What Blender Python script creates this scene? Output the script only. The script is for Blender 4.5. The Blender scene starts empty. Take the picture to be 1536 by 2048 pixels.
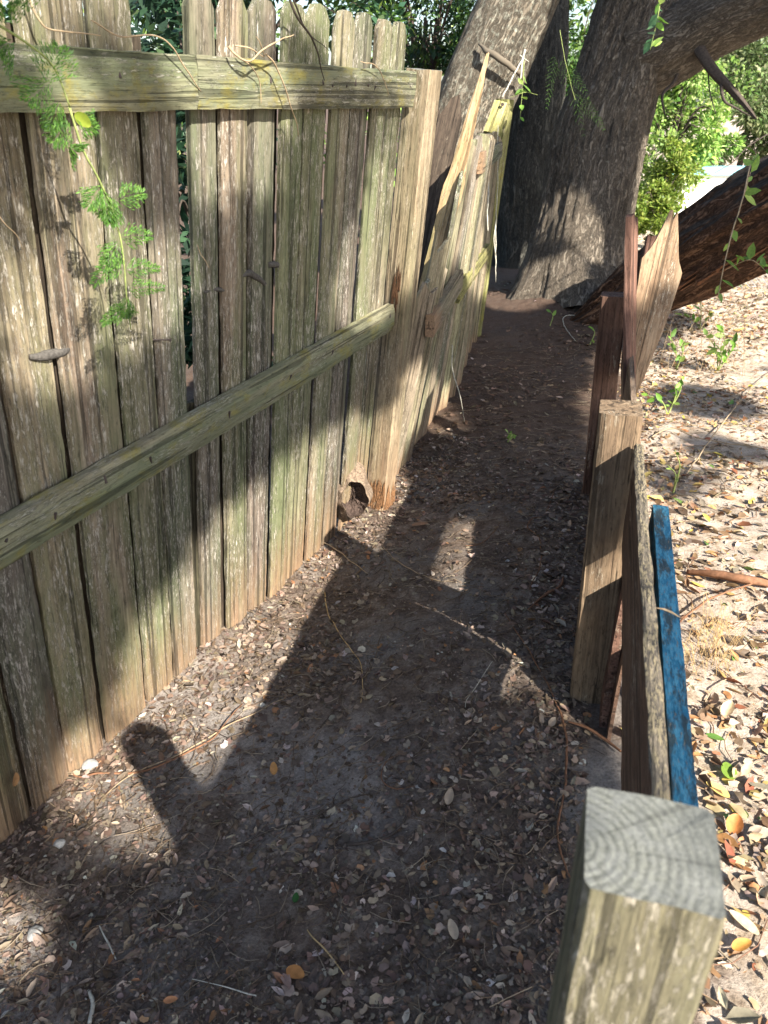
import bpy, math, random
import numpy as np
from mathutils import Matrix, Vector

C = bpy.context.scene.collection
R = math.radians
random.seed(7)

# ---------------------------------------------------------------- camera, sky, sun, exposure
FPX, PITCH, CAMH = 1540.0, R(28.1), 1.55
cd = bpy.data.cameras.new("camera"); cam = bpy.data.objects.new("camera", cd); C.objects.link(cam)
cam.location = (0, 0, CAMH); cam.rotation_euler = (R(90) - PITCH, 0, 0)
cd.sensor_fit = 'VERTICAL'; cd.sensor_height = 36; cd.lens = 36 * FPX / 2048
cd.clip_start = .02; cd.clip_end = 600
cd.dof.use_dof = True; cd.dof.focus_distance = 2.4; cd.dof.aperture_fstop = 8.0
bpy.context.scene.camera = cam

TH = R(15)
EX = np.array([math.cos(TH), -math.sin(TH), 0]); DX = np.array([math.sin(TH), math.cos(TH), 0])   # across / along the low plank fence
SUNL = -1.0 * EX + .84 * DX + np.array([0, 0, -.95]); SUNL /= np.linalg.norm(SUNL)              # direction the light travels
w = bpy.data.worlds.new("World"); bpy.context.scene.world = w; w.use_nodes = True
wn = w.node_tree.nodes; sky = wn.new('ShaderNodeTexSky'); sky.sky_type = 'NISHITA'; sky.sun_disc = False
sky.sun_elevation = math.asin(-SUNL[2]); sky.sun_rotation = math.atan2(-SUNL[0], -SUNL[1])
sky.air_density = 1.0; sky.dust_density = 1.5
w.node_tree.links.new(sky.outputs[0], wn['Background'].inputs[0]); wn['Background'].inputs[1].default_value = .088
sd = bpy.data.lights.new("sun", 'SUN'); sd.energy = 5.0; sd.angle = R(.53); sd.color = (1, .93, .82)
so = bpy.data.objects.new("sun", sd); C.objects.link(so)
so.rotation_euler = Vector(SUNL).to_track_quat('-Z', 'Y').to_euler()
vs = bpy.context.scene.view_settings; vs.view_transform = 'Standard'; vs.look = 'None'; vs.exposure = 1.68; vs.gamma = 1

# ---------------------------------------------------------------- maths
cs, sn = math.cos(PITCH), math.sin(PITCH)
O = np.array([0, 0, CAMH])
def ray(u, v):
    x = (u - 768) / FPX; y = (1024 - v) / FPX
    return np.array([x, cs + y * sn, -sn + y * cs])
def at(u, v, depth): return O + depth * ray(u, v)
def onz(u, v, z=0.0):
    r = ray(u, v); return O + (z - CAMH) / r[2] * r
def onplane(u, v, p0, n):
    r = ray(u, v); return O + np.dot(p0 - O, n) / np.dot(r, n) * r
def proj(p):
    q = p - O; d = q[..., 1] * cs - q[..., 2] * sn; up = q[..., 1] * sn + q[..., 2] * cs
    d = np.where(np.abs(d) < 1e-4, 1e-4, d)
    return 768 + FPX * q[..., 0] / d, 1024 - FPX * up / d, d
def ED(e, d, z=0.0): return EX * e + DX * d + np.array([0, 0, z])

def _hash(ix, iy, iz, seed):
    h = (ix * 374761393 + iy * 668265263 + iz * 2147483647 + seed * 1274126177) & 0xFFFFFFFF
    h = ((h ^ (h >> 13)) * 1274126177) & 0xFFFFFFFF
    return ((h ^ (h >> 16)) & 0xFFFF) / 65535.0
def vnoise(p, seed=0):
    p = np.asarray(p, float); i = np.floor(p).astype(np.int64); f = p - i; f = f * f * (3 - 2 * f)
    r = 0
    for dx in (0, 1):
        for dy in (0, 1):
            for dz in (0, 1):
                wgt = (f[:, 0] if dx else 1 - f[:, 0]) * (f[:, 1] if dy else 1 - f[:, 1]) * (f[:, 2] if dz else 1 - f[:, 2])
                r = r + wgt * _hash(i[:, 0] + dx, i[:, 1] + dy, i[:, 2] + dz, seed)
    return r
def fbm(p, oct=4, seed=0):
    a, s, t = 1.0, 0, 0
    for k in range(oct):
        s = s + a * vnoise(p * 2 ** k, seed + k * 17); t += a; a *= .5
    return s / t
def sstep(x, a, b):
    t = np.clip((x - a) / (b - a), 0, 1); return t * t * (3 - 2 * t)

# tall fence frame: FD along it (away from the camera), FU up its boards, FN out of it towards the path
FA = onz(40, 1650); FB = onz(770, 1000)
FD = (FB - FA) / np.linalg.norm(FB - FA)
FU = -ray(450, 3700); FU = FU - (FU @ FD) * FD; FU /= np.linalg.norm(FU)
FN = np.cross(FD, FU)
def F(s, z, off=0.0): return FA + FD * s + FU * z + FN * off
def fpx(u, v, off=0.0):
    q = onplane(u, v, FA + FN * off, FN) - FA
    return q @ FD, q @ FU
FMAT = Matrix(((FD[0], -FN[0], FU[0]), (FD[1], -FN[1], FU[1]), (FD[2], -FN[2], FU[2]))).to_4x4()

# ground height
def gh(x, y):
    x = np.asarray(x, float); y = np.asarray(y, float)
    e = x * EX[0] + y * EX[1]; d = x * DX[0] + y * DX[1]
    h = .17 * sstep(e, -1.0, .12) * (1 - sstep(d, 2.4, 5.2))
    nf = FN[:2] / np.linalg.norm(FN[:2])
    wf = (x - FA[0]) * nf[0] + (y - FA[1]) * nf[1]
    sf = (x - FA[0]) * FD[0] + (y - FA[1]) * FD[1]
    h = h + .05 * np.exp(-np.abs(wf) / .10) * sstep(sf, -.2, .6) * (1 - sstep(sf, 1.9, 2.4))
    p = np.stack([x.ravel(), y.ravel(), 0 * x.ravel()], 1)
    n = (fbm(p * 2.2, 4, 3) - .5) * .07 + (fbm(p * 13, 3, 9) - .5) * .022
    h = h + n.reshape(x.shape) * np.clip(1.2 - d * .02, .3, 1)
    h = h + .16 * np.exp(-((x - 1.62) ** 2 + (y - 6.5) ** 2) / .55)
    # swept hollow in the near path
    return h - .02 * np.exp(-((e + .45) ** 2 / .08 + (d - 1.3) ** 2 / .1))
def g1(x, y): return float(gh(np.array([x]), np.array([y]))[0])
def drop(u, v, lift=0.0):
    z = 0.0
    for _ in range(8):
        p = onz(u, v, z); z = .5 * z + .5 * g1(p[0], p[1])
    p = onz(u, v, z); p[2] = g1(p[0], p[1]) + lift
    return p

# ---------------------------------------------------------------- objects
def link(name, me, mats=None, parent=None):
    o = bpy.data.objects.new(name, me); C.objects.link(o)
    if mats is not None and me is not None:
        for m in (mats if isinstance(mats, (list, tuple)) else [mats]): me.materials.append(m)
    if parent is not None: o.parent = parent
    return o
def tag(o, label, cat, group=None):
    o['label'] = label; o['category'] = cat
    if group: o['group'] = group
    return o
def empty(name, label, cat, loc=(0, 0, 0), group=None):
    o = bpy.data.objects.new(name, None); C.objects.link(o); o.location = loc; o.empty_display_size = .1
    return tag(o, label, cat, group)
def part(name, me, mats, parent, mat=None):
    """a part given in world space: keep it there under its thing"""
    o = link(name, me, mats, parent)
    m = mat if mat is not None else Matrix.Identity(4)
    o.matrix_local = Matrix.Translation(-parent.location) @ m
    return o
def mesh(name, verts, faces, smooth=False, col=None):
    verts = np.asarray(verts, np.float32); me = bpy.data.meshes.new(name)
    if isinstance(faces, np.ndarray):
        k = faces.shape[1]; n = len(faces)
        me.vertices.add(len(verts)); me.vertices.foreach_set('co', verts.ravel())
        me.loops.add(n * k); me.loops.foreach_set('vertex_index', faces.astype(np.int32).ravel())
        me.polygons.add(n); me.polygons.foreach_set('loop_start', np.arange(0, n * k, k, dtype=np.int32))
        me.update(calc_edges=True)
    else:
        me.from_pydata(verts.tolist(), [], faces); me.update()
    if smooth: me.polygons.foreach_set('use_smooth', np.ones(len(me.polygons), bool))
    if col is not None:
        a = me.color_attributes.new('col', 'FLOAT_COLOR', 'POINT')
        c4 = np.ones((len(verts), 4), np.float32); c4[:, :3] = col; a.data.foreach_set('color', c4.ravel())
    return me
class MB:
    def __init__(s): s.v = []; s.f = []; s.c = []
    def add(s, v, f, col=(1, 1, 1)):
        k = len(s.v); s.v += [tuple(map(float, p)) for p in v]; s.f += [tuple(int(i) + k for i in q) for q in f]
        s.c += [tuple(col)] * len(v)
    def mesh(s, name, smooth=False, col=False):
        return mesh(name, np.array(s.v), s.f, smooth, np.array(s.c) if col else None)
def spline(pts, n):
    pts = np.asarray(pts, float); m = len(pts)
    if m == 2: t = np.linspace(0, 1, n)[:, None]; return pts[0] * (1 - t) + pts[1] * t
    q = np.vstack([2 * pts[0] - pts[1], pts, 2 * pts[-1] - pts[-2]]); out = []
    for t in np.linspace(0, m - 1 - 1e-6, n):
        i = int(t); f = t - i; a, b, c, d = q[i], q[i + 1], q[i + 2], q[i + 3]
        out.append(.5 * (2 * b + (c - a) * f + (2 * a - 5 * b + 4 * c - d) * f * f + (3 * b - a - 3 * c + d) * f ** 3))
    return np.array(out)
def frames(p):
    t = np.gradient(p, axis=0); t /= np.linalg.norm(t, axis=1)[:, None] + 1e-9
    u = np.cross(t[0], [0, 0, 1.0]);
    if np.linalg.norm(u) < .1: u = np.cross(t[0], [0, 1.0, 0])
    U = []
    for k in range(len(p)):
        u = u - (u @ t[k]) * t[k]; u /= np.linalg.norm(u); U.append(u.copy())
    U = np.array(U); return t, U, np.cross(t, U)
def tube(pts, r, seg=6, n=None, wob=0.0, seed=0):
    p = spline(pts, n or max(4, len(pts) * 5)); k = len(p)
    if wob: p = p + (np.stack([vnoise(p * 22, seed + i) for i in range(3)], 1) - .5) * wob
    rr = np.interp(np.linspace(0, 1, k), np.linspace(0, 1, len(r)), r) if hasattr(r, '__len__') else np.full(k, r)
    t, U, V = frames(p); a = np.linspace(0, 2 * math.pi, seg, endpoint=False)
    v = (p[:, None] + rr[:, None, None] * (np.cos(a)[None, :, None] * U[:, None] + np.sin(a)[None, :, None] * V[:, None])).reshape(-1, 3)
    f = [(i * seg + j, i * seg + (j + 1) % seg, (i + 1) * seg + (j + 1) % seg, (i + 1) * seg + j) for i in range(k - 1) for j in range(seg)]
    f += [tuple(range(seg))[::-1], tuple((k - 1) * seg + j for j in range(seg))]
    return v, f

# ---------------------------------------------------------------- materials
def newmat(name):
    m = bpy.data.materials.new(name); m.use_nodes = True; nt = m.node_tree
    b = nt.nodes['Principled BSDF']; b.inputs['Roughness'].default_value = .85; b.inputs['Specular IOR Level'].default_value = .25
    return m, nt, b
class N:
    def __init__(s, nt): s.nt = nt
    def n(s, t, **k):
        x = s.nt.nodes.new(t)
        for a, b in k.items(): setattr(x, a, b)
        return x
    def l(s, a, b): s.nt.links.new(a, b)
    def coords(s, rnd=True):
        tc = s.n('ShaderNodeTexCoord'); o = tc.outputs['Object']
        if rnd:
            oi = s.n('ShaderNodeObjectInfo'); m = s.n('ShaderNodeVectorMath', operation='SCALE'); m.inputs[0].default_value = (31, 17, 43)
            s.l(oi.outputs['Random'], m.inputs['Scale']); a = s.n('ShaderNodeVectorMath', operation='ADD'); s.l(o, a.inputs[0]); s.l(m.outputs[0], a.inputs[1]); o = a.outputs[0]
        return o
    def noise(s, vec, scale, detail=4, rough=.6, dist=0.0):
        m = s.n('ShaderNodeMapping'); s.l(vec, m.inputs[0]); m.inputs['Scale'].default_value = scale if hasattr(scale, '__len__') else (scale,) * 3
        t = s.n('ShaderNodeTexNoise'); s.l(m.outputs[0], t.inputs['Vector']); t.inputs['Scale'].default_value = 1
        t.inputs['Detail'].default_value = detail; t.inputs['Roughness'].default_value = rough; t.inputs['Distortion'].default_value = dist
        return t.outputs['Fac']
    def ramp(s, fac, stops):
        r = s.n('ShaderNodeValToRGB'); e = r.color_ramp.elements
        while len(e) < len(stops): e.new(.5)
        for x, (p, c) in zip(e, stops):
            x.position = p; x.color = (c, c, c, 1) if not hasattr(c, '__len__') else (*c, 1)
        s.l(fac, r.inputs[0]); return r.outputs[0]
    def mix(s, fac, a, b, mode='MIX'):
        m = s.n('ShaderNodeMix', data_type='RGBA', blend_type=mode)
        for sock, val in ((m.inputs[0], fac), (m.inputs[6], a), (m.inputs[7], b)):
            if hasattr(val, 'is_output'): s.l(val, sock)
            elif hasattr(val, '__len__'): sock.default_value = (*val, 1)
            else: sock.default_value = val
        return m.outputs[2]
    def math(s, op, a, b=0.0):
        m = s.n('ShaderNodeMath', operation=op)
        for sock, val in ((m.inputs[0], a), (m.inputs[1], b)):
            if hasattr(val, 'is_output'): s.l(val, sock)
            else: sock.default_value = val
        return m.outputs[0]
    def bump(s, h, bsdf, strength=.5, dist=.004):
        b = s.n('ShaderNodeBump'); b.inputs['Strength'].default_value = strength; b.inputs['Distance'].default_value = dist
        s.l(h, b.inputs['Height']); s.l(b.outputs[0], bsdf.inputs['Normal'])

def wood(name, dark, mid, light, flake=0.0, flakecol=(.52, .45, .34), green=0.0, greencol=(.13, .16, .06), moss=0.0, mosscol=(.26, .22, .02), foot=None, gs=1.0):
    m, nt, b = newmat(name); q = N(nt); v = q.coords()
    fine = q.noise(v, (150 * gs, 150 * gs, 5 * gs), 5, .65, .3)
    band = q.noise(v, (38 * gs, 38 * gs, 2.6 * gs), 6, .68, .6)
    blot = q.noise(v, (7, 7, 2.2), 4, .6)
    c = q.ramp(band, [(.28, dark), (.50, mid), (.72, light)])
    oi = q.n('ShaderNodeObjectInfo'); tone = q.ramp(oi.outputs['Random'], [(0, (.66, .65, .64)), (.2, (1.12, 1.05, .92)), (.4, (.78, .90, .68)), (.6, (1.08, .95, .92)), (.8, (.66, .70, .60)), (1, (1.14, 1.1, 1.02))])
    tone = q.mix(.75, tone, q.mix(.8, q.ramp(blot, [(.32, .5), (.5, .95), (.68, 1.3)]), q.ramp(q.noise(v, (55, 55, 22), 8, .75), [(.34, .45), (.5, 1.0), (.66, 1.35)]), 'MULTIPLY'), 'MULTIPLY')
    c = q.mix(.85, c, tone, 'MULTIPLY')
    c = q.mix(.75, c, q.ramp(fine, [(.32, .5), (.52, 1.0), (.75, 1.2)]), 'MULTIPLY')
    hs = fine
    if green > 0:
        g = q.ramp(q.noise(v, (9, 9, 1.3), 5, .6, .4), [(.62 - .3 * green, 0.0), (.80 - .22 * green, 1.0)])
        c = q.mix(q.math('MULTIPLY', g, .72), c, q.mix(.5, greencol, q.ramp(fine, [(.3, .5), (.7, 1.2)]), 'MULTIPLY'))
    if flake > 0:
        fl = q.ramp(q.noise(v, (170, 170, 34), 10, .82, .3), [(.515, 0.0), (.575, 1.0)])
        area = q.ramp(q.noise(v, (16, 16, 2.6), 5, .65), [(.60 - .22 * flake, 0.0), (.70 - .17 * flake, 1.0)])
        pit = q.ramp(q.noise(v, (130, 130, 30), 6, .75), [(.36, .35), (.46, 1.0)]); c = q.mix(.8, c, pit, 'MULTIPLY')
        fm = q.math('MULTIPLY', fl, area); c = q.mix(q.math('MULTIPLY', fm, .8), c, flakecol); hs = q.math('ADD', fine, q.math('MULTIPLY', fm, .45))
    if moss > 0:
        mm = q.ramp(q.noise(v, (14, 14, 9), 8, .75, .2), [(.62 - .2 * moss, 0.0), (.72 - .1 * moss, 1.0)])
        c = q.mix(q.math('MULTIPLY', mm, .8), c, mosscol); hs = q.math('ADD', hs, q.math('MULTIPLY', mm, .3))
    if foot:
        tc = q.n('ShaderNodeTexCoord'); sx = q.n('ShaderNodeSeparateXYZ'); q.l(tc.outputs['Object'], sx.inputs[0])
        z = q.math('ADD', sx.outputs['Z'], q.math('MULTIPLY', q.math('SUBTRACT', band, .5), .55))
        c = q.mix(q.ramp(z, [(.04, .85), (foot, 0.0)]), c, q.mix(.8, (.30, .19, .115), q.ramp(fine, [(.3, .5), (.65, 1.2)]), 'MULTIPLY'))
    # fine dark checks along the grain
    ck = q.ramp(q.noise(v, (60, 60, 1.1), 3, .5, .5), [(.40, 0.0), (.425, 1.0)])
    c = q.mix(.55, c, ck, 'MULTIPLY'); hs = q.math('ADD', hs, q.math('MULTIPLY', ck, .5))
    q.l(c, b.inputs['Base Color']); q.bump(hs, b, .75, .004); b.inputs['Roughness'].default_value = .9
    return m
W_FENCE = wood('weathered_fence_wood', (.115, .09, .066), (.215, .18, .135), (.35, .305, .24), .95, flakecol=(.58, .53, .45), green=.82, greencol=(.13, .16, .075), foot=.36)
W_GREY = wood('grey_fence_wood', (.088, .075, .062), (.175, .152, .127), (.31, .275, .235), .95, flakecol=(.55, .51, .45), green=.72, greencol=(.11, .14, .075), foot=.34)
W_BACK = wood('dark_backing_wood', (.03, .024, .018), (.07, .055, .042), (.12, .1, .075), .2)
W_RAIL = wood('mossy_rail_wood', (.125, .112, .078), (.215, .20, .15), (.31, .29, .22), .55, flakecol=(.47, .45, .37), green=.9, greencol=(.155, .185, .105), moss=.52, mosscol=(.24, .205, .04))
W_POST = wood('pale_post_wood', (.13, .105, .07), (.255, .21, .145), (.40, .345, .25), .45, green=.5, greencol=(.175, .175, .095), foot=.5)
W_FAR = wood('collapsed_fence_wood', (.14, .115, .085), (.27, .23, .175), (.42, .375, .30), .5, green=.45, greencol=(.18, .19, .10), foot=.2)
W_MOSSPOST = wood('mossy_end_post_wood', (.17, .16, .07), (.28, .26, .12), (.4, .36, .18), .2, green=.9, greencol=(.22, .22, .08), moss=.3)
W_BROWN = wood('brown_post_wood', (.135, .095, .065), (.26, .185, .12), (.38, .29, .195), .2)
W_DARK = wood('dark_brown_plank_wood', (.09, .05, .036), (.18, .105, .078), (.27, .17, .13), .2)
W_RED = wood('split_picket_wood', (.14, .085, .06), (.29, .19, .14), (.43, .32, .255), .35)
W_NEAR = wood('near_post_wood', (.115, .098, .07), (.19, .165, .115), (.275, .24, .175), .75, flakecol=(.44, .40, .32), green=.45, greencol=(.14, .145, .085), gs=1.7)

def speckle(name, a, b_, c_, scale=260, thr=.5):
    m, nt, b = newmat(name); q = N(nt); v = q.coords()
    n1 = q.noise(v, (scale, scale, scale * .25), 4, .7); n2 = q.noise(v, (40, 40, 12), 4, .7)
    c = q.mix(q.ramp(n1, [(thr - .05, 0.0), (thr + .05, 1.0)]), a, b_); c = q.mix(q.ramp(n2, [(.47, 0.0), (.56, .9)]), c, c_); c = q.mix(q.ramp(q.noise(v, (300, 300, 70), 4, .7), [(.58, 0.0), (.64, .8)]), c, (.30, .25, .18))
    q.l(c, b.inputs['Base Color']); q.bump(n1, b, .9, .004); return m
M_BLUE = speckle('worn_blue_paint', (.045, .24, .38), (.11, .38, .53), (.06, .085, .09), 170, .5)
M_LICHEN = speckle('lichened_plank_edge', (.05, .045, .04), (.24, .20, .125), (.13, .11, .085), 300, .5)

# end grain of the near post top: curved rings round a pith outside the cut
m, nt, b = newmat('grey_end_grain'); q = N(nt); v = q.coords(False)
mp = q.n('ShaderNodeMapping'); q.l(v, mp.inputs[0]); mp.inputs['Location'].default_value = (.050, .012, 0); mp.inputs['Scale'].default_value = (1, 1, 0)
wv = q.n('ShaderNodeTexWave', wave_type='RINGS', rings_direction='SPHERICAL'); q.l(mp.outputs[0], wv.inputs['Vector'])
wv.inputs['Scale'].default_value = 47; wv.inputs['Distortion'].default_value = 3.4; wv.inputs['Detail'].default_value = 5; wv.inputs['Detail Scale'].default_value = 2.2; wv.inputs['Detail Roughness'].default_value = .65
gn = q.noise(v, (420, 420, 420), 4, .7); bl = q.noise(v, 26, 3)
c = q.ramp(wv.outputs['Fac'], [(.0, (.105, .108, .095)), (.35, (.15, .155, .135)), (.95, (.195, .20, .172))])
c = q.mix(q.ramp(q.noise(v, 95, 5, .7), [(.42, 0.0), (.6, .8)]), c, (.19, .195, .18)); sx_ = q.n('ShaderNodeSeparateXYZ'); q.l(v, sx_.inputs[0]); c = q.mix(q.ramp(q.math('ADD', q.math('MULTIPLY', sx_.outputs[0], 5.0), bl), [(.42, 0.0), (.75, .75)]), c, (.085, .09, .085))
gm = q.n('ShaderNodeTexGradient', gradient_type='RADIAL'); q.l(mp.outputs[0], gm.inputs[0]); cr_ = q.n('ShaderNodeTexNoise', noise_dimensions='1D'); q.l(gm.outputs[0], cr_.inputs['W']); cr_.inputs['Scale'].default_value = 44; cr_.inputs['Detail'].default_value = 2
c = q.mix(.35, c, q.ramp(cr_.outputs[0], [(.32, .2), (.37, 1.0)]), 'MULTIPLY'); c = q.mix(.8, c, q.ramp(gn, [(.3, .55), (.6, 1.15)]), 'MULTIPLY')
q.l(c, b.inputs['Base Color']); q.bump(q.math('ADD', q.math('MULTIPLY', wv.outputs['Fac'], .35), gn), b, .5, .002); M_ENDGRAIN = m

def bark(name, dark, mid, light, lichen=0.0, lichencol=(.33, .34, .27), sc=1.0):
    m, nt, b = newmat(name); q = N(nt); tc = q.n('ShaderNodeTexCoord'); v = tc.outputs['UV']
    r1 = q.noise(v, (46 * sc, 9 * sc, 1), 7, .7, 1.2); r2 = q.noise(v, (110 * sc, 48 * sc, 1), 6, .75, .4); bl = q.noise(v, (5, 3, 1), 4, .6)
    rid = q.math('ABSOLUTE', q.math('SUBTRACT', r1, .5)); crack = q.ramp(rid, [(.0, 0.0), (.06, 1.0)])
    c = q.ramp(q.math('ADD', q.math('MULTIPLY', r1, .55), q.math('MULTIPLY', r2, .5)), [(.38, dark), (.52, mid), (.68, light)])
    c = q.mix(.65, c, q.ramp(crack, [(0, .3), (1, 1.0)]), 'MULTIPLY'); c = q.mix(.6, c, q.ramp(bl, [(.3, .65), (.7, 1.3)]), 'MULTIPLY')
    if lichen:
        li = q.ramp(q.noise(v, (26, 20, 1), 6, .75), [(.66 - .16 * lichen, 0.0), (.72 - .12 * lichen, 1.0)])
        c = q.mix(q.math('MULTIPLY', li, .75), c, lichencol)
    q.l(c, b.inputs['Base Color']); q.bump(q.math('ADD', q.math('MULTIPLY', crack, .8), r2), b, 1.0, .02); b.inputs['Roughness'].default_value = .92
    return m
BK_OAK = bark('oak_bark', (.095, .076, .058), (.20, .165, .127), (.29, .25, .195), .5, lichencol=(.32, .30, .24))
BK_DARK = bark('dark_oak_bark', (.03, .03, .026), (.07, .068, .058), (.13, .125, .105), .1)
BK_GREY = bark('grey_lichened_bark', (.10, .083, .062), (.19, .16, .12), (.28, .245, .19), .95, lichencol=(.36, .36, .29), sc=.5)
BK_ROT = bark('rotten_red_wood', (.05, .026, .016), (.165, .085, .05), (.34, .20, .125), .25, lichencol=(.14, .11, .09), sc=.7)

nt = BK_ROT.node_tree; b = nt.nodes['Principled BSDF']; q = N(nt); src = b.inputs['Base Color'].links[0].from_socket
ge_ = q.n('ShaderNodeNewGeometry'); sn_ = q.n('ShaderNodeSeparateXYZ'); q.l(ge_.outputs['Normal'], sn_.inputs[0]); tcu = q.n('ShaderNodeTexCoord')
up_ = q.math('ADD', sn_.outputs['Z'], q.math('MULTIPLY', q.math('SUBTRACT', q.noise(tcu.outputs['UV'], (14, 2.5, 1), 5, .7), .5), 2.2))
q.l(q.mix(q.ramp(up_, [(.35, 0.0), (.6, .85)]), src, q.mix(1.0, (.085, .075, .066), q.ramp(q.noise(tcu.outputs['UV'], (60, 12, 1), 5, .7), [(.3, .4), (.7, 1.4)]), 'MULTIPLY')), b.inputs['Base Color'])
def leafmat(name, trans=.35, rough=.5):
    m, nt, b = newmat(name); q = N(nt); a = q.n('ShaderNodeVertexColor', layer_name='col')
    v = q.coords(False); n = q.noise(v, 90, 3); c = q.mix(.6, a.outputs[0], q.ramp(n, [(.3, .65), (.7, 1.25)]), 'MULTIPLY')
    q.l(c, b.inputs['Base Color']); b.inputs['Roughness'].default_value = rough; b.inputs['Specular IOR Level'].default_value = .35
    if trans:
        t = q.n('ShaderNodeBsdfTranslucent'); q.l(c, t.inputs[0]); mx = q.n('ShaderNodeMixShader'); mx.inputs[0].default_value = trans
        q.l(b.outputs[0], mx.inputs[1]); q.l(t.outputs[0], mx.inputs[2]); q.l(mx.outputs[0], nt.nodes['Material Output'].inputs[0])
    return m
M_LEAF = leafmat('green_leaf', .4); M_DRY = leafmat('dry_leaf', .12, .6)
def plain(name, col, rough=.85, var=.4, scale=60):
    m, nt, b = newmat(name); q = N(nt); v = q.coords(); n = q.noise(v, scale, 4)
    q.l(q.mix(1.0, col, q.ramp(n, [(.3, 1 - var), (.7, 1 + var * .6)]), 'MULTIPLY'), b.inputs['Base Color']); q.bump(n, b, .5, .003)
    b.inputs['Roughness'].default_value = rough; return m
M_TWIG = plain('dry_twig', (.36, .27, .17)); M_ROOT = plain('red_root', (.20, .10, .055)); M_DARKTWIG = plain('dark_twig', (.07, .055, .045))
M_STRING = plain('pale_stem', (.45, .43, .36)); M_MUD = plain('grey_mud', (.085, .078, .07), .95, .5, 160); M_STONE = plain('grey_stone', (.30, .30, .29), .9, .4, 90)
M_STRAW = plain('straw_stem', (.52, .36, .17)); M_GSTEM = plain('green_stem', (.25, .30, .10)); M_DIRT = plain('sandy_dirt', (.21, .155, .11), .95, .75, 110)
M_SOILHOLE = plain('dark_burrow_soil', (.075, .052, .042), .95, .5, 130)
M_WIRE = plain('galvanised_wire', (.34, .35, .35), .5, .2); M_WHITE = plain('white_paint', (.8, .8, .78), .7, .05, 8); M_AQUA = plain('pale_blue_paint', (.25, .55, .68), .6, .1, 8)
M_NAIL = plain('rusty_nail', (.06, .045, .04), .6)

# ground material: dark leaf-mould soil on the path, pale sand in the yard
m, nt, b = newmat('soil_and_sand'); q = N(nt); v = q.coords(False)
a = q.n('ShaderNodeAttribute', attribute_name='sand'); big = q.noise(v, 2.6, 5, .6); md = q.noise(v, 17, 5, .65); fn = q.noise(v, 130, 5, .75); gr = q.noise(v, 420, 3, .8)
soil = q.ramp(md, [(.33, (.09, .064, .048)), (.5, (.16, .12, .094)), (.66, (.26, .215, .175))])
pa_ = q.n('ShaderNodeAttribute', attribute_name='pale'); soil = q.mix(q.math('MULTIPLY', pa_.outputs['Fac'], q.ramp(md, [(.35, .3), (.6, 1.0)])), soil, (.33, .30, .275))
soil = q.mix(q.ramp(big, [(.5, 0.0), (.64, .8)]), soil, (.20, .185, .17))
soil = q.mix(.8, soil, q.ramp(fn, [(.3, .4), (.5, 1.0), (.72, 1.6)]), 'MULTIPLY')
sand = q.ramp(md, [(.30, (.22, .155, .10)), (.42, (.42, .335, .25)), (.58, (.55, .465, .385))])
sand = q.mix(.75, sand, q.ramp(fn, [(.34, .35), (.5, 1.0), (.7, 1.2)]), 'MULTIPLY')
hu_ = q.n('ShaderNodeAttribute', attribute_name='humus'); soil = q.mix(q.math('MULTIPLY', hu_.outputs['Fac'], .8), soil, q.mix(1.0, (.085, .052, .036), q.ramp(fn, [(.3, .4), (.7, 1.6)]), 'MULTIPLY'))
fac = q.ramp(q.math('ADD', a.outputs['Fac'], q.math('MULTIPLY', q.math('SUBTRACT', md, .5), .6)), [(.35, 0.0), (.65, 1.0)])
c = q.mix(fac, soil, sand)
q.l(c, b.inputs['Base Color']); q.bump(q.math('ADD', fn, q.math('MULTIPLY', gr, .4)), b, .9, .010); b.inputs['Roughness'].default_value = .95; M_GROUND = m

# ---------------------------------------------------------------- ground (one sheet to the horizon)
def axis(lo, hi, step, far):
    a = np.arange(lo, hi, step); k = step; x = hi; up = []
    while x < far: up.append(x); k *= 1.25; x += k
    k = step; x = lo - step; dn = []
    while x > -far: dn.append(x); k *= 1.25; x -= k
    return np.concatenate([dn[::-1], a, up])
gx, gy = axis(-1.3, 3.4, .02, 250), axis(.5, 7.4, .022, 250)
X, Y = np.meshgrid(gx, gy); Z = gh(X, Y)
nx, ny = len(gx), len(gy); idx = np.arange(nx * ny).reshape(ny, nx)
gf = np.stack([idx[:-1, :-1], idx[:-1, 1:], idx[1:, 1:], idx[1:, :-1]], -1).reshape(-1, 4)
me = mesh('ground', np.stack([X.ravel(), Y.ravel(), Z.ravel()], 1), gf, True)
ge = (X * EX[0] + Y * EX[1]).ravel(); gd = (X * DX[0] + Y * DX[1]).ravel()
sandv = sstep(ge + (fbm(np.stack([X.ravel(), Y.ravel(), 0 * X.ravel()], 1) * 3, 3, 5) - .5) * .5, .1, .45)
at_ = me.attributes.new('sand', 'FLOAT', 'POINT'); at_.data.foreach_set('value', sandv.astype(np.float32))
pl_ = sstep(fbm(np.stack([X.ravel(), Y.ravel(), 0 * X.ravel()], 1) * 2.4, 3, 15), .38, .62) * (1 - sstep(ge, -.55, -.15)) * (1 - sstep(gd, 1.2, 2.0)) + .8 * np.exp(-((ge + .45) ** 2 / .035 + (gd - 1.35) ** 2 / .02))  # near-left soil lightened in place of sun patches; grey hollow is bare soil
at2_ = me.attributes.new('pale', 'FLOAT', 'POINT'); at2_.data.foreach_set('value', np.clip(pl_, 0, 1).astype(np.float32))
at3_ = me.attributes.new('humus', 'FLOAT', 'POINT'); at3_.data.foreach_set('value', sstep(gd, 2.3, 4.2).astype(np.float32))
go = link('ground', me, M_GROUND); go['kind'] = 'structure'

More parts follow.
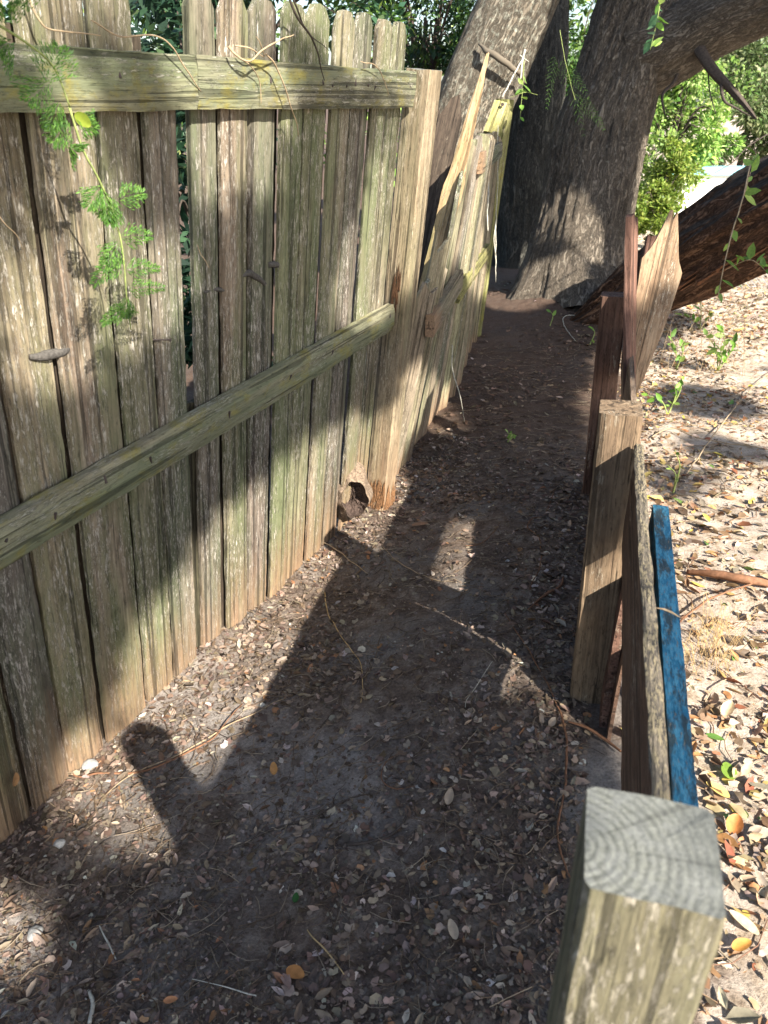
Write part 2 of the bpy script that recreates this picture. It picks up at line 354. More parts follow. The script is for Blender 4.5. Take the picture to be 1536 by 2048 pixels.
# ---------------------------------------------------------------- boards
def board(wd, th, ln, seed, top='flat', bottom='flat', rag=0.0, warp=.006, ch=.003, taper=None):
    """plank, length up local Z from 0; x is its width. top: flat | dog | broken"""
    rg = np.random.RandomState(seed); n = max(8, int(ln / .035)); xs = np.array([-1, -.5, 0, .5, 1.0]) * wd / 2
    zs = np.linspace(0, 1, n); V = []; k = len(xs); wx, wy, ph = rg.uniform(-warp, warp), rg.uniform(-warp, warp), rg.uniform(0, 6)
    topo = np.zeros(k); boto = np.zeros(k)
    if top == 'dog': topo = np.array([-.035, -.004, 0, -.006, -.03]) * rg.uniform(.7, 1.2) + rg.uniform(-.004, .004, k)
    if top == 'broken': topo = -rg.uniform(0, max(rag, .05), k)
    if top == 'flat': topo = rg.uniform(-.004, .004, k)
    if bottom == 'broken': boto = rg.uniform(0, max(rag, .04), k)
    for t in zs:
        sx = wx * math.sin(t * 3.1 + ph) ; sy = wy * math.sin(t * 2.3 + ph * 2)
        wsc = 1 if taper is None else np.interp(t, taper[0], taper[1])
        for side in (0, 1):
            for j, x in enumerate(xs):
                edge = j in (0, k - 1); jit = rg.uniform(-.0016, .0016) if edge else 0
                y = (-th / 2 if side == 0 else th / 2) * (1 if not edge else max(.4, 1 - ch / th * 2)) + rg.uniform(-.0006, .0006)
                V.append((x * wsc + jit + sx, y + sy, boto[j] * (1 - t) + (ln + topo[j]) * t))
    Fc = []; m2 = 2 * k
    for i in range(n - 1):
        a, c = i * m2, (i + 1) * m2
        for j in range(k - 1):
            Fc.append((a + j, a + j + 1, c + j + 1, c + j)); Fc.append((a + k + j + 1, a + k + j, c + k + j, c + k + j + 1))
        Fc.append((a + k, a, c, c + k)); Fc.append((a + k - 1, a + 2 * k - 1, c + 2 * k - 1, c + k - 1))
    for j in range(k - 1):
        Fc.append((j + 1, j, k + j, k + j + 1)); e = (n - 1) * m2; Fc.append((e + j, e + j + 1, e + k + j + 1, e + k + j))
    return mesh('board', V, Fc)
def basis(origin, zdir, xhint):
    z = np.asarray(zdir, float); z = z / np.linalg.norm(z); x = np.asarray(xhint, float); x = x - (x @ z) * z; x /= np.linalg.norm(x); y = np.cross(z, x)
    return Matrix(((x[0], y[0], z[0], origin[0]), (x[1], y[1], z[1], origin[1]), (x[2], y[2], z[2], origin[2]), (0, 0, 0, 1)))
def plank(parent, name, p0, p1, wd, th, mat, xhint, seed, **k):
    p0, p1 = np.asarray(p0, float), np.asarray(p1, float)
    return part(name, board(wd, th, float(np.linalg.norm(p1 - p0)), seed, **k), mat, parent, basis(p0, p1 - p0, xhint))
def pole(wx, wy, ln, seed, ch=.006, rag=0.0, topz=0.0):
    """square post with worn arrises, subdivided along its length; last material slot is the end grain"""
    rg = np.random.RandomState(seed); n = max(10, int(ln / .03)); hx, hy = wx / 2, wy / 2
    pr = [(-hx + ch, -hy), (-hx * .3, -hy - .0006), (hx * .3, -hy), (hx - ch, -hy), (hx, -hy + ch), (hx, 0), (hx, hy - ch), (hx - ch, hy), (0, hy), (-hx + ch, hy), (-hx, hy - ch), (-hx, 0), (-hx, -hy + ch)]
    k = len(pr); V = []
    for i in range(n):
        t = i / (n - 1); z = ln * t; sc = 1 if i < n - 1 else .985
        for (x, y) in pr:
            zz = z + (rg.uniform(-topz, topz) if i == n - 1 else 0) + (rg.uniform(0, rag) if i == 0 else 0)
            V.append((x * sc + rg.uniform(-.0008, .0008), y * sc + rg.uniform(-.0008, .0008), zz))
    Fc = [(i * k + j, i * k + (j + 1) % k, (i + 1) * k + (j + 1) % k, (i + 1) * k + j) for i in range(n - 1) for j in range(k)]
    b0 = (n - 1) * k; cx = len(V)
    V.append((0, 0, ln + topz * .3)); caps = [(b0 + j, b0 + (j + 1) % k, cx) for j in range(k)]
    me = mesh('post', V, Fc + [tuple(range(k))[::-1]] + caps)
    for p in me.polygons[len(Fc) + 1:]: p.material_index = 1
    return me

# ---------------------------------------------------------------- tall weathered fence on the left
fence = empty('picket_fence', 'tall weathered picket fence, mossy rails facing the path, upright and left of the leaning section', 'fence', F(.9, 0))
edges = [-.56, -.44, -.325, -.205, -.085, .03, .15, .275, .435, .554, .662]
edges2 = [.700, .80, .916, 1.034, 1.148, 1.27, 1.39, 1.508, 1.62, 1.735]
rs = np.random.RandomState(4)
def fboard(s0, s1, top, seed, mat, off, bot=-.06, kind='dog', bottom='flat', rag=0, **k):
    me = board(s1 - s0, .016, top - bot, seed, top=kind, bottom=bottom, rag=rag, **k)
    return part('picket', me, mat, fence, Matrix.Translation(F((s0 + s1) / 2, bot, off)) @ FMAT)
for L, last in ((edges, False), (edges2, True)):
    for i in range(len(L) - 1):
        s0, s1 = L[i], L[i + 1]
        g = (.016 if last else .010) + rs.uniform(0, .009)
        short = (not last) and i == len(L) - 2
        tp = 1.655 if short else 1.765 + rs.uniform(-.008, .008)
        bot = -.05
        kw = dict(bottom='broken', rag=.05) if last and i >= 6 else {}
        if last and i == 7: bot = .05
        if last and i == 8: bot = .13; kw = dict(bottom='broken', rag=.09)
        if last and i in (4, 5, 6): bot = .01
        fboard(s0 + g * .5 * (0 if i == 0 and last else 1), s1 - g * .5, tp, 100 + i + 50 * last, (W_FENCE if rs.rand() < .62 else W_GREY), (.004 if i % 2 else -.003) + rs.uniform(-.002, .002), bot, 'broken' if short else 'dog', **kw)
        if i and not (last and i == 8):  # narrow backing boards behind the joints
            part('picket', board(.075, .014, 1.72, 300 + i + 50 * last), W_BACK, fence, Matrix.Translation(F(s0, -.05, -.024)) @ FMAT)
part('picket', board(.09, .014, .92, 390), W_BACK, fence, Matrix.Translation(F(.683, -.05, -.019)) @ FMAT)
RT0 = fpx(0, 225, .028)[1]; RT1 = fpx(820, 212, .028)[1]
for s0, s1 in ((-.62, .690), (.694, 1.742)):       # top rail in two lengths
    zc = lambda s: .5 * (fpx(0, 85, .03)[1] + RT0) + (s - .2) / 1.5 * (RT1 - RT0) * .5
    plank(fence, 'rail', F(s0, zc(s0), .024), F(s1, zc(s1), .024), .098, .030, W_RAIL, FU, 400 + int(s0 * 10), warp=.003)
lo0, lo1 = fpx(0, 1155, .048)[1], fpx(765, 670, .048)[1]; hi0, hi1 = fpx(0, 1020, .006)[1], fpx(770, 610, .006)[1]
def midz(s): t = (s - .05) / 1.62; return .5 * (lo0 + hi0) * (1 - t) + .5 * (lo1 + hi1) * t
mw = .5 * ((hi0 - lo0) + (hi1 - lo1))
plank(fence, 'rail', F(-.62, midz(-.62), .028), F(1.742, midz(1.742), .028), max(.085, min(.10, mw)), .040, W_RAIL, FU, 411, warp=.004, ch=.007)
pm = pole(.092, .092, 1.70, 12, ch=.006, rag=.03, topz=.003)
fpost = part('post', pm, [W_POST, M_ENDGRAIN], fence, basis(F(1.800, -.05, .035), FU, FD))
# rotted foot and rot pocket on the post: ragged splinters
def shards(name, parent, fn, n, seed, mat, ln=(.03, .09), wd=.008):
    rg = np.random.RandomState(seed); mb = MB()
    for _ in range(n):
        p, up, sd_, nr = fn(rg); l = rg.uniform(*ln); w_ = wd * rg.uniform(.4, 1)
        v_ = [p - sd_ * w_ / 2, p + sd_ * w_ / 2, p + sd_ * w_ * .35 + up * l * .7 + nr * .004, p + up * l + nr * rg.uniform(0, .006), p - sd_ * w_ * .3 + up * l * .6 + nr * .004,
              p + nr * .006]
        mb.add(v_, [(0, 5, 4), (5, 1, 2), (4, 5, 2), (4, 2, 3), (1, 0, 4), (1, 4, 2)])
    return part(name, mb.mesh(name), mat, parent)
M_ROTW = plain('orange_rotten_wood', (.22, .115, .055), .95, .6, 120)
def fpostface(rg):
    if rg.rand() < .6: return F(1.800 + rg.uniform(-.045, .045) * 0 - .0465, rg.uniform(-.02, .16), .035 + rg.uniform(-.044, .046)), FU, FN, -FD
    return F(1.800 + rg.uniform(-.044, .046), rg.uniform(-.02, .13), .035 + .047), FU, FD, FN
shards('rotten_foot', fence, fpostface, 130, 5, M_ROTW)
def pocket(rg): return F(1.800 - .0465, rg.uniform(.88, 1.0), .035 + rg.uniform(-.012, .016)), FU, FN, -FD
shards('rot_pocket', fence, pocket, 36, 6, plain('dark_rot', (.06, .03, .015), .95), (.02, .07), .007)

nmb = MB()
for L in (edges, edges2):
    for i in range(len(L) - 1):
        sc_ = .5 * (L[i] + L[i + 1])
        for (zz, of) in ((1.55 + .05, .0395), (midz(sc_) + .012, .0485)):
            for ds in (-.022, .024):
                if sc_ + ds > 1.72 or rs.rand() < .78: continue
                v_, f_ = tube([F(sc_ + ds + rs.uniform(-.006, .006), zz + rs.uniform(-.02, .02), of - .004), F(sc_ + ds, zz, of + .0006)], [.0032, .0032], 7, 2); nmb.add(v_, f_)
nm_ = part('nail_heads', nmb.mesh('nail_heads'), M_NAIL, fence); nm_['kind'] = 'stuff'
# mud daubs and a nail on the boards
def mudstrip(name, label, pts, r, seed):
    mb = MB(); v_, f_ = tube([F(s, z, .0035) for s, z in pts], [x_ * .85 for x_ in r], 9, 40, .011, seed); mb.add(v_, f_)
    me = mb.mesh(name, True); o = link(name, me, M_MUD); return tag(o, label, 'mud nest')
def fs(u, v, off=.012): return fpx(u, v, off)
mudstrip('mud_nest', 'long grey mud dauber tube on the leftmost boards above the lower rail', [fs(64, 718), fs(95, 712), fs(130, 702), fs(146, 693)], [.006, .0125, .011, .006], 1)
mudstrip('mud_nest', 'broken dark mud tube across the boards just right of the open gap', [fs(412, 588), fs(440, 578), fs(470, 582)], [.005, .007, .004], 2)
mudstrip('mud_nest', 'curved dark mud crust in the middle of the boards, right of the gap', [fs(482, 556), fs(500, 550), fs(520, 556), fs(534, 570)], [.006, .011, .010, .006], 3)
mudstrip('mud_nest', 'small square dark mud daub, rightmost of the mud on the boards', [fs(542, 534), fs(560, 530)], [.009, .010], 4)
mudstrip('mud_nest', 'faint thin mud smear right of the long mud tube', [fs(168, 684), fs(190, 674), fs(212, 668)], [.004, .005, .003], 5)
mb = MB(); v_, f_ = tube([F(*fs(308, 682)[0:2], .0) , F(*fs(327, 676), .03)], [.002, .002], 6, 4); mb.add(v_, f_); v_, f_ = tube([F(*fs(327, 676), .03), F(*fs(328, 676), .033)], [.0042, .0042], 6, 3); mb.add(v_, f_)
tag(link('nail', mb.mesh('nail'), M_NAIL), 'single bent nail sticking out of the boards above the lower rail', 'nail')

# burrow: a mound of pale dirt with a dark hollow at the last boards' feet
def burrow():
    hc = onplane(712, 1004, FA + FN * .05, FN); hc = O + (hc - O) * (1 - .035 / np.linalg.norm(hc - O)); NN = FN * .62 - FD * .72 + np.array([0, 0, .22]); NN /= np.linalg.norm(NN); TT = np.cross([0, 0, 1.0], NN); TT /= np.linalg.norm(TT); UU = np.cross(NN, TT)
    root = empty('burrow', 'dark animal burrow in a mound of pale dirt beside the tall post', 'burrow', hc); k = 48; rg = np.random.RandomState(3)
    def outline(a): return 1 + .42 * (vnoise(np.array([[math.cos(a) * 2.4 + 4, math.sin(a) * 2.4 + 4, 0]]), 4)[0] - .5)
    V = []; n = 26
    for i in range(n):
        t = i / (n - 1); r = .060 + .046 * t
        for j_ in range(k):
            a = 2 * math.pi * j_ / k; rough = vnoise(np.array([[math.cos(a) * r * 90, math.sin(a) * r * 90, 2.]]), 9)[0] - .5
            rough2 = fbm(np.array([[math.cos(a) * r * 38, math.sin(a) * r * 38, 5.]]), 4, 19)[0] - .5; h = .002 - .10 * t ** 1.3 + .008 * rough + .035 * rough2 * min(1, t * 3); up_ = r * math.sin(a) * (1.35 if math.sin(a) > 0 else 1.0)
            V.append(hc + TT * (r * math.cos(a) * outline(a) * .85) + UU * up_ * outline(a) + NN * h)
    Fc = [(i * k + j_, i * k + (j_ + 1) % k, (i + 1) * k + (j_ + 1) % k, (i + 1) * k + j_) for i in range(n - 1) for j_ in range(k)]
    part('dirt_mound', mesh('mound', V, Fc, True), M_DIRT, root)
    V = []; n = 14
    for i in range(n):
        t = i / (n - 1); r = .061 * math.cos(t * 1.5)
        for j_ in range(k):
            a = 2 * math.pi * j_ / k; up_ = r * math.sin(a) * (1.35 if math.sin(a) > 0 else 1.0)
            V.append(hc + TT * (r * math.cos(a) * outline(a) * .85) + UU * up_ * outline(a) + NN * (.006 - .075 * math.sin(t * 1.55) + .007 * rg.uniform(-1, 1)))
    Fc = [(i * k + j_, (i + 1) * k + j_, (i + 1) * k + (j_ + 1) % k, i * k + (j_ + 1) % k) for i in range(n - 1) for j_ in range(k)]
    part('hollow', mesh('hollow', V, Fc), M_SOILHOLE, root)
burrow()

# ---------------------------------------------------------------- collapsed far section
c0, c1 = np.array([.085, 3.15, 0]), np.array([.63, 5.62, 0]); cl = c1 - c0; cl /= np.linalg.norm(cl); cn = np.array([cl[1], -cl[0], 0])
cf = empty('leaning_fence', 'collapsed fence section of fanned grey pickets leaning right, between the tall post and the oaks', 'fence', c0 + (c1 - c0) * .5)
cb_ = spline([(.0, 3.08, 0), (.20, 3.80, 0), (.40, 4.48, 0), (.655, 5.62, 0)], 101)
def cbase(t): return cb_[int(round(min(1, max(0, t)) * 100))].copy()
def lean(t): return .245 * (1 - t) + .06 * t
nb = 19
for i in range(nb):
    t = (i + .5) / nb; B = cbase(t) + cn * (.012 if i % 2 else -.006); B[2] = g1(B[0], B[1]) - .04
    ztop = 1.42 - .05 * t + rs.uniform(-.02, .02)
    if i < 4: ztop = (.95, 1.12, 1.02, 1.3)[i]
    T = cbase(t) + cn * (lean(t) + .03) * (ztop / 1.4) - cl * .10 * (1 - t); T[2] = ztop
    al = R(rs.uniform(-6, 40)); xh = cl * math.cos(al) + cn * math.sin(al)
    plank(cf, 'picket', B, T, .104, .016, W_FAR if rs.rand() < .7 else W_GREY, xh, 500 + i, top='broken' if i < 4 else 'dog', rag=.12)
    if i % 2 == 0:
        o2 = cl * .068 - cn * .02
        plank(cf, 'picket', B + o2, T + o2 - np.array([0, 0, .02]), .07, .014, W_BACK if i % 2 else W_GREY, cl, 540 + i)
def cpt(t, z, off):
    return cbase(t) + cn * ((lean(t) + .03) * z / 1.4 + off) - cl * .10 * (1 - t) * z / 1.4 + np.array([0, 0, z])
plank(cf, 'rail', cpt(.02, .76, .035), cpt(.36, .80, .04), .09, .038, W_FAR, (0, 0, 1), 571)
plank(cf, 'rail', cpt(.33, .74, .045), cpt(.99, .64, .03), .09, .038, W_MOSSPOST, (0, 0, 1), 572)
plank(cf, 'rail', cpt(.40, 1.30, .03), cpt(.99, 1.27, .03), .09, .03, W_GREY, (0, 0, 1), 573)
eb = np.array([.664, 5.70, -.05]); et = np.array([.79, 5.68, 1.56])
part('post', pole(.088, .088, float(np.linalg.norm(et - eb)), 21), [W_MOSSPOST, M_ENDGRAIN], cf, basis(eb, et - eb, (.8, -.6, 0)))
# the short pale rail end with a nail hole, nailed to the leaning post
ta, tb = at(980, 268, 4.86), at(1003, 206, 4.90)
rl = plank(cf, 'broken_rail_end', ta, tb, .088, .034, wood('yellowed_rail_end', (.30, .26, .10), (.42, .36, .17), (.5, .44, .24), .1), (1, -.1, 0), 23, warp=.001)
rl['label'] = 'short yellowed board end with a nail hole'
mb = MB(); p = at(1005, 209, 4.845); v_, f_ = tube([p, p + ray(1005, 209) * .01], [.011, .011], 10, 3); mb.add(v_, f_); part('nail_hole', mb.mesh('hole'), M_NAIL, cf)

# long broken plank leaning out past the post
bp = empty('broken_plank', 'long splintered pale plank leaning right against the collapsed pickets, pointed at its top', 'plank', at(822, 700, 3.55))
pa, pb = at(818, 720, 3.42), at(978, 104, 2.98)
part('plank_blade', board(.082, .018, float(np.linalg.norm(pb - pa)), 31, top='broken', rag=.05, taper=([0, .55, .62, .66, .72, .9, 1], [.85, 1.0, 1.05, .75, .68, .38, .1])), wood('split_pale_wood', (.30, .21, .11), (.45, .34, .19), (.55, .45, .28), .2, green=.2), bp, basis(pa, pb - pa, (1, -.35, 0)))
pa2, pb2 = at(806, 800, 3.5), at(950, 290, 3.35)
part('splinter', board(.05, .016, float(np.linalg.norm(pb2 - pa2)), 32, top='broken', rag=.08, taper=([0, .7, 1], [1, .9, .5])), W_FAR, bp, basis(pa2, pb2 - pa2, (1, -.5, 0)))
pa3, pb3 = at(800, 640, 3.66), at(905, 188, 3.62)
part('plank_stub', board(.14, .016, float(np.linalg.norm(pb3 - pa3)), 33, top='broken', rag=.12), W_BACK, bp, basis(pa3, pb3 - pa3, (1, -.2, 0)))

# ---------------------------------------------------------------- low plank fence on the right
lf = empty('plank_fence', 'low patched plank fence with square posts dividing the path from the sandy yard', 'fence', ED(.087, 1.0, .17))
def rp(p0, p1): return p1 - p0
def vpost(e, d, z1, seed, mat, w_=.09, le=0.0, ld=0.0):
    b0 = ED(e + le, d + ld, .05); t0 = ED(e, d, z1)
    return part('post', pole(w_, w_, float(np.linalg.norm(t0 - b0)), seed, topz=.002, ch=.005), [mat, M_ENDGRAIN if seed == 41 else mat], lf, basis(b0, t0 - b0, EX))
vpost(.085, .394, 1.098, 41, W_NEAR)
vpost(.0875, 1.655, .965, 42, W_BROWN, le=.03, ld=.03)
vpost(.072, 2.93, .935, 43, W_DARK, le=.03)
# tall inner plank of the near bay, its lichened top edge, the blue board behind it
plank(lf, 'plank', ED(.133, .445, .763), ED(.134, 1.605, .771), .245, .017, W_DARK, (0, 0, 1), 44, warp=.004, ch=.004)
def strip(name, p0, p1, wd, th, mat, xh, seed): return plank(lf, name, p0, p1, wd, th, mat, xh, seed, warp=.003, ch=.003)
tc_ = strip('plank_edge', ED(.1335, .445, .888), ED(.1345, 1.60, .903), .019, .008, M_LICHEN, EX, 45)
bl = strip('blue_plank', ED(.180, .60, .622), ED(.187, 1.50, .637), .365, .036, M_BLUE, (0, 0, 1), 46); bl['label'] = 'blue painted rough-edged board'
strip('plank', ED(.157, 1.56, .33), ED(.157, 2.92, .33), .47, .020, W_DARK, (0, 0, 1), 48)
strip('plank', ED(.1725, 1.506, .23), ED(.1725, 1.62, .23), .34, .009, W_DARK, (0, 0, 1), 148)  # added filler board, trims the slit of light onto the path
strip('plank', ED(.142, 1.66, .735), ED(.142, 2.96, .745), .17, .020, W_RED, (0, 0, 1), 49)
# broken uprights at the far post
def up_board(name, b0, t0, wd, th, mat, xh, seed, **k):
    return plank(lf, name, b0, t0, wd, th, mat, xh, seed, **k)
jp = up_board('split_picket', at(1262, 800, 2.62), at(1352, 412, 2.62), .15, .018, W_RED, (1, .1, 0), 50, top='broken', rag=.05, taper=([0, .2, .5, .72, .80, .9, 1], [.12, .45, .85, 1.0, .62, .42, .22]))
jp['label'] = 'wide split picket with a flared broken end'
up_board('picket', at(1262, 800, 2.50), at(1264, 425, 2.50), .10, .026, W_DARK, (.5, 1, 0), 51, top='broken', rag=.02)
up_board('picket', at(1262, 760, 2.9), at(1313, 474, 2.9), .062, .03, W_DARK, (1, 0, 0), 52)
mb = MB(); v_, f_ = tube([ED(.145, 1.00, .895), ED(.16, .995, .897), ED(.178, .985, .894)], [.0008, .0024, .0006], 5, 4); mb.add(v_, f_)
part('wood_splinter', mb.mesh('splinter'), M_TWIG, lf)

# ---------------------------------------------------------------- leaves
LT = np.array([[0, 0, 0], [.3, .5, .10], [.3, 0, 0], [.3, -.5, .10], [.68, .40, .12], [.70, 0, .04], [.68, -.40, .12], [1, 0, .10]])
LF = np.array([(0, 3, 2), (0, 2, 1), (1, 2, 5), (1, 5, 4), (2, 3, 6), (2, 6, 5), (4, 5, 7), (5, 6, 7)])
FT = np.array([[0, .1, 0], [.2, .55, .1], [.55, .35, .02], [.95, .5, .12], [1, -.1, .05], [.6, -.5, .1], [.15, -.4, .03]]); FF = np.array([(0, 6, 1), (6, 5, 1), (1, 5, 2), (2, 5, 4), (2, 4, 3)])
DT = np.array([[0, 0, 0], [.45, .5, .08], [1, 0, 0], [.45, -.5, .08]]); DF = np.array([(0, 3, 1), (1, 3, 2)])
def leaves(pos, ax, nr, ln, wd, col, tmpl=(LT, LF), curl=None):
    T, Fc = tmpl; n = len(pos); ax = ax / (np.linalg.norm(ax, axis=1)[:, None] + 1e-9)
    sd_ = np.cross(nr, ax); sd_ /= np.linalg.norm(sd_, axis=1)[:, None] + 1e-9; nn = np.cross(ax, sd_)
    cz = np.ones(n) if curl is None else curl
    v = pos[:, None] + (T[None, :, 0:1] * ln[:, None, None]) * ax[:, None] + (T[None, :, 1:2] * wd[:, None, None]) * sd_[:, None] + (T[None, :, 2:3] * (ln * cz)[:, None, None]) * nn[:, None]
    k = len(T); f = (Fc[None] + (np.arange(n) * k)[:, None, None]).reshape(-1, 3)
    return v.reshape(-1, 3), f, np.repeat(col, k, 0)
def pick(rg, n, pal, var=.25):
    pal = np.array(pal); wts = pal[:, 3] / pal[:, 3].sum(); c = pal[rg.choice(len(pal), n, p=wts), :3]
    return np.clip(c * (1 + rg.uniform(-var, var, (n, 1))) * (1 + rg.uniform(-.08, .08, (n, 3))), 0.003, .9)
def unit(rg, n): v = rg.normal(size=(n, 3)); return v / np.linalg.norm(v, axis=1)[:, None]
GREEN = [(.045, .10, .022, 4), (.07, .14, .03, 4), (.10, .18, .035, 2), (.03, .07, .022, 3), (.14, .2, .04, 1)]
BRIGHT = [(.22, .36, .07, 4), (.31, .45, .11, 4), (.42, .52, .2, 2.5), (.10, .2, .04, 3)]
BLUISH = [(.03, .075, .04, 4), (.05, .11, .055, 3), (.02, .045, .028, 3), (.09, .15, .06, 1)]

PATHPAL = [(.24, .18, .13, 5), (.34, .265, .20, 3), (.15, .10, .07, 5), (.43, .365, .30, .9), (.085, .06, .045, 4), (.30, .16, .08, .8), (.50, .46, .40, .3)]
SOILPAL = [(.17, .13, .10, 5), (.23, .18, .14, 4), (.11, .08, .06, 4), (.30, .245, .20, .9), (.075, .055, .042, 3)]
YARDPAL = [(.38, .27, .165, 5), (.36, .18, .075, 1.8), (.42, .29, .11, 1.6), (.20, .12, .065, 4), (.48, .39, .29, 3), (.24, .09, .045, .9), (.28, .22, .17, 3), (.46, .36, .08, .4), (.12, .2, .05, .2), (.10, .07, .045, 3)]
def litter(seed, n, erange, drange, pal, ln, ratio, dens, lift=.002, flat=.35, tmpl=None, bury=.0):
    rg = np.random.RandomState(seed); e = rg.uniform(*erange, n); d = drange[0] + (drange[1] - drange[0]) * rg.rand(n) ** 1.25
    x = e * EX[0] + d * DX[0]; y = e * EX[1] + d * DX[1]; keep = rg.rand(n) < dens(x, y, e, d); x, y = x[keep], y[keep]; n = len(x)
    z = gh(x, y); a = rg.uniform(0, 2 * math.pi, n); ax = np.stack([np.cos(a), np.sin(a), rg.uniform(-.12, .3, n)], 1)
    nr = np.stack([rg.normal(0, flat, n), rg.normal(0, flat, n), np.ones(n)], 1); l = rg.uniform(*ln, n); w_ = l * rg.uniform(*ratio, n)
    pos = np.stack([x, y, z + lift + rg.uniform(-bury, .006, n)], 1) - ax * l[:, None] * .5
    return leaves(pos, ax, nr, l, w_, pick(rg, n, pal), (LT, LF) if tmpl is None else tmpl, curl=rg.uniform(-.6, 2.6, n))
def clump(sc, seed, lo, hi):
    def f(x, y, e, d):
        p = np.stack([x, y, 0 * x], 1) * sc; return sstep(fbm(p, 3, seed), lo, hi)
    return f
def fencew(x, y): nf = FN[:2] / np.linalg.norm(FN[:2]); return (x - FA[0]) * nf[0] + (y - FA[1]) * nf[1]
def pathd(lo, hi, sc=4.0, sd=2, edge=1.0):
    base = clump(sc, sd, lo, hi)
    def f(x, y, e, d):
        wf = fencew(x, y); k = base(x, y, e, d) * (.35 + .65 * sstep(fbm(np.stack([x, y, 0 * x], 1) * 1.3, 2, 31), .35, .6))
        k = np.maximum(k, edge * np.exp(-np.abs(wf - .06) / .13)); k = np.maximum(k, .9 * np.exp(-np.abs(e - .0) / .12) * (d < 3))
        k = k * np.where(d > 3.3, .55, 1)
        return np.where((wf > .0) | (d > 3.1), k, 0)
    return f
def join(*parts):
    V, Fc, Cc, o = [], [], [], 0
    for v, f, c in parts: V.append(v); Fc.append(f + o); Cc.append(c); o += len(v)
    return np.vstack(V), np.vstack(Fc), np.vstack(Cc)
def seedtwigs(seed, n, erange, drange, cols, ln=(.03, .12), r=.0009):
    rg = np.random.RandomState(seed); V, Fc, Cc = [], [], []
    for i in range(n):
        e, d = rg.uniform(*erange), drange[0] + (drange[1] - drange[0]) * rg.rand() ** 1.3; p = ED(e, d); a = rg.uniform(0, 6.28); l = rg.uniform(*ln); bend = rg.uniform(-.9, .9)
        pts = []
        for t in (0, .33, .66, 1.0):
            pts.append(p[:2] + l * t * np.array([math.cos(a + bend * t), math.sin(a + bend * t)]))
        pts = np.array(pts); z = gh(pts[:, 0], pts[:, 1]) + .004 + rg.uniform(0, .006, 4); rr = r * rg.uniform(.6, 1.6); c = cols[rg.randint(len(cols))]
        t = pts[-1] - pts[0]; s_ = np.array([-t[1], t[0]]); s_ /= np.linalg.norm(s_) + 1e-9; o = 12 * i
        for k in range(4):
            V += [(*(pts[k] - s_ * rr), z[k]), (*(pts[k] + s_ * rr), z[k]), (*pts[k], z[k] + rr * 1.7)]
        for k in range(3):
            a0, a1 = o + k * 3, o + k * 3 + 3
            for j in range(3):
                j2 = (j + 1) % 3; Fc += [(a0 + j, a0 + j2, a1 + j2), (a0 + j, a1 + j2, a1 + j)]
        Cc += [c] * 12
    return np.array(V), np.array(Fc), np.array(Cc)
v_, f_, c_ = join(
    litter(1, 10000, (-1.25, .12), (.4, 3.6), PATHPAL, (.012, .032), (.3, .5), pathd(.50, .70), .001, .45, None, .005),
    litter(5, 11000, (-1.25, .12), (.4, 3.6), PATHPAL, (.010, .026), (.5, .9), pathd(.42, .66, 4.5, 5), .001, .45, (FT, FF), .005),
    litter(2, 40000, (-1.25, .12), (.4, 3.6), SOILPAL, (.004, .013), (.4, 1.0), pathd(.26, .5, 5.0, 8), .0, .5, (FT, FF), .003),
    litter(6, 18000, (-1.25, .12), (.4, 3.6), PATHPAL, (.003, .010), (.4, 1.0), pathd(.35, .6, 6.0, 9), .0, .5, (FT, FF), .003),
    litter(3, 1900, (-1.25, .12), (.4, 2.6), PATHPAL, (.025, .046), (.3, .46), pathd(.50, .70, 3.0, 12), .001, .4, None, .005),
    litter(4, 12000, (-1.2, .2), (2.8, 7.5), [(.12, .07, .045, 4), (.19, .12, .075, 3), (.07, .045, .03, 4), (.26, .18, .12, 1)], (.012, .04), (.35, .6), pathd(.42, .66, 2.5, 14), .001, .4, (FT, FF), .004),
    litter(7, 2500, (-1.2, .2), (3.2, 7.5), PATHPAL, (.015, .045), (.3, .5), pathd(.42, .66, 2.5, 16)),
    seedtwigs(11, 4200, (-1.15, .1), (.45, 5.5), [(.12, .08, .05), (.2, .14, .09), (.07, .05, .04), (.3, .24, .17)], (.02, .09), .0007))
tag_o = link('leaf_litter', mesh('leaf_litter', v_, f_, False, c_), M_DRY); tag_o['kind'] = 'stuff'; tag_o['label'] = 'crumbled grey and brown leaf litter and rootlets over the shaded path'
v_, f_, c_ = join(
    litter(21, 20000, (.2, 4.6), (.1, 9), YARDPAL, (.02, .048), (.28, .46), clump(2.2, 41, .34, .62), .003, .5),
    litter(22, 45000, (.2, 4.2), (.1, 7), YARDPAL, (.006, .02), (.3, .8), clump(3.0, 42, .3, .6), .002, .5),
    litter(23, 2600, (.2, 2.2), (.1, 4), YARDPAL, (.035, .06), (.35, .55), clump(2.0, 43, .4, .6), .004, .45),
    litter(26, 34000, (.22, 5), (.1, 9), YARDPAL, (.015, .045), (.3, .6), clump(1.6, 46, .3, .55), .003, .5, (FT, FF)),
    litter(24, 4000, (.4, 4), (6, 16), YARDPAL, (.03, .07), (.4, .6), clump(1.0, 44, .3, .6), .004, .5),
    seedtwigs(25, 1500, (.25, 4), (.2, 8), [(.3, .2, .12), (.42, .33, .22), (.2, .11, .07)], (.05, .22), .0011))
tag_o = link('yard_leaf_litter', mesh('yard_litter', v_, f_, False, c_), M_DRY); tag_o['kind'] = 'stuff'; tag_o['label'] = 'orange and tan fallen leaves scattered over the sunlit sandy yard'

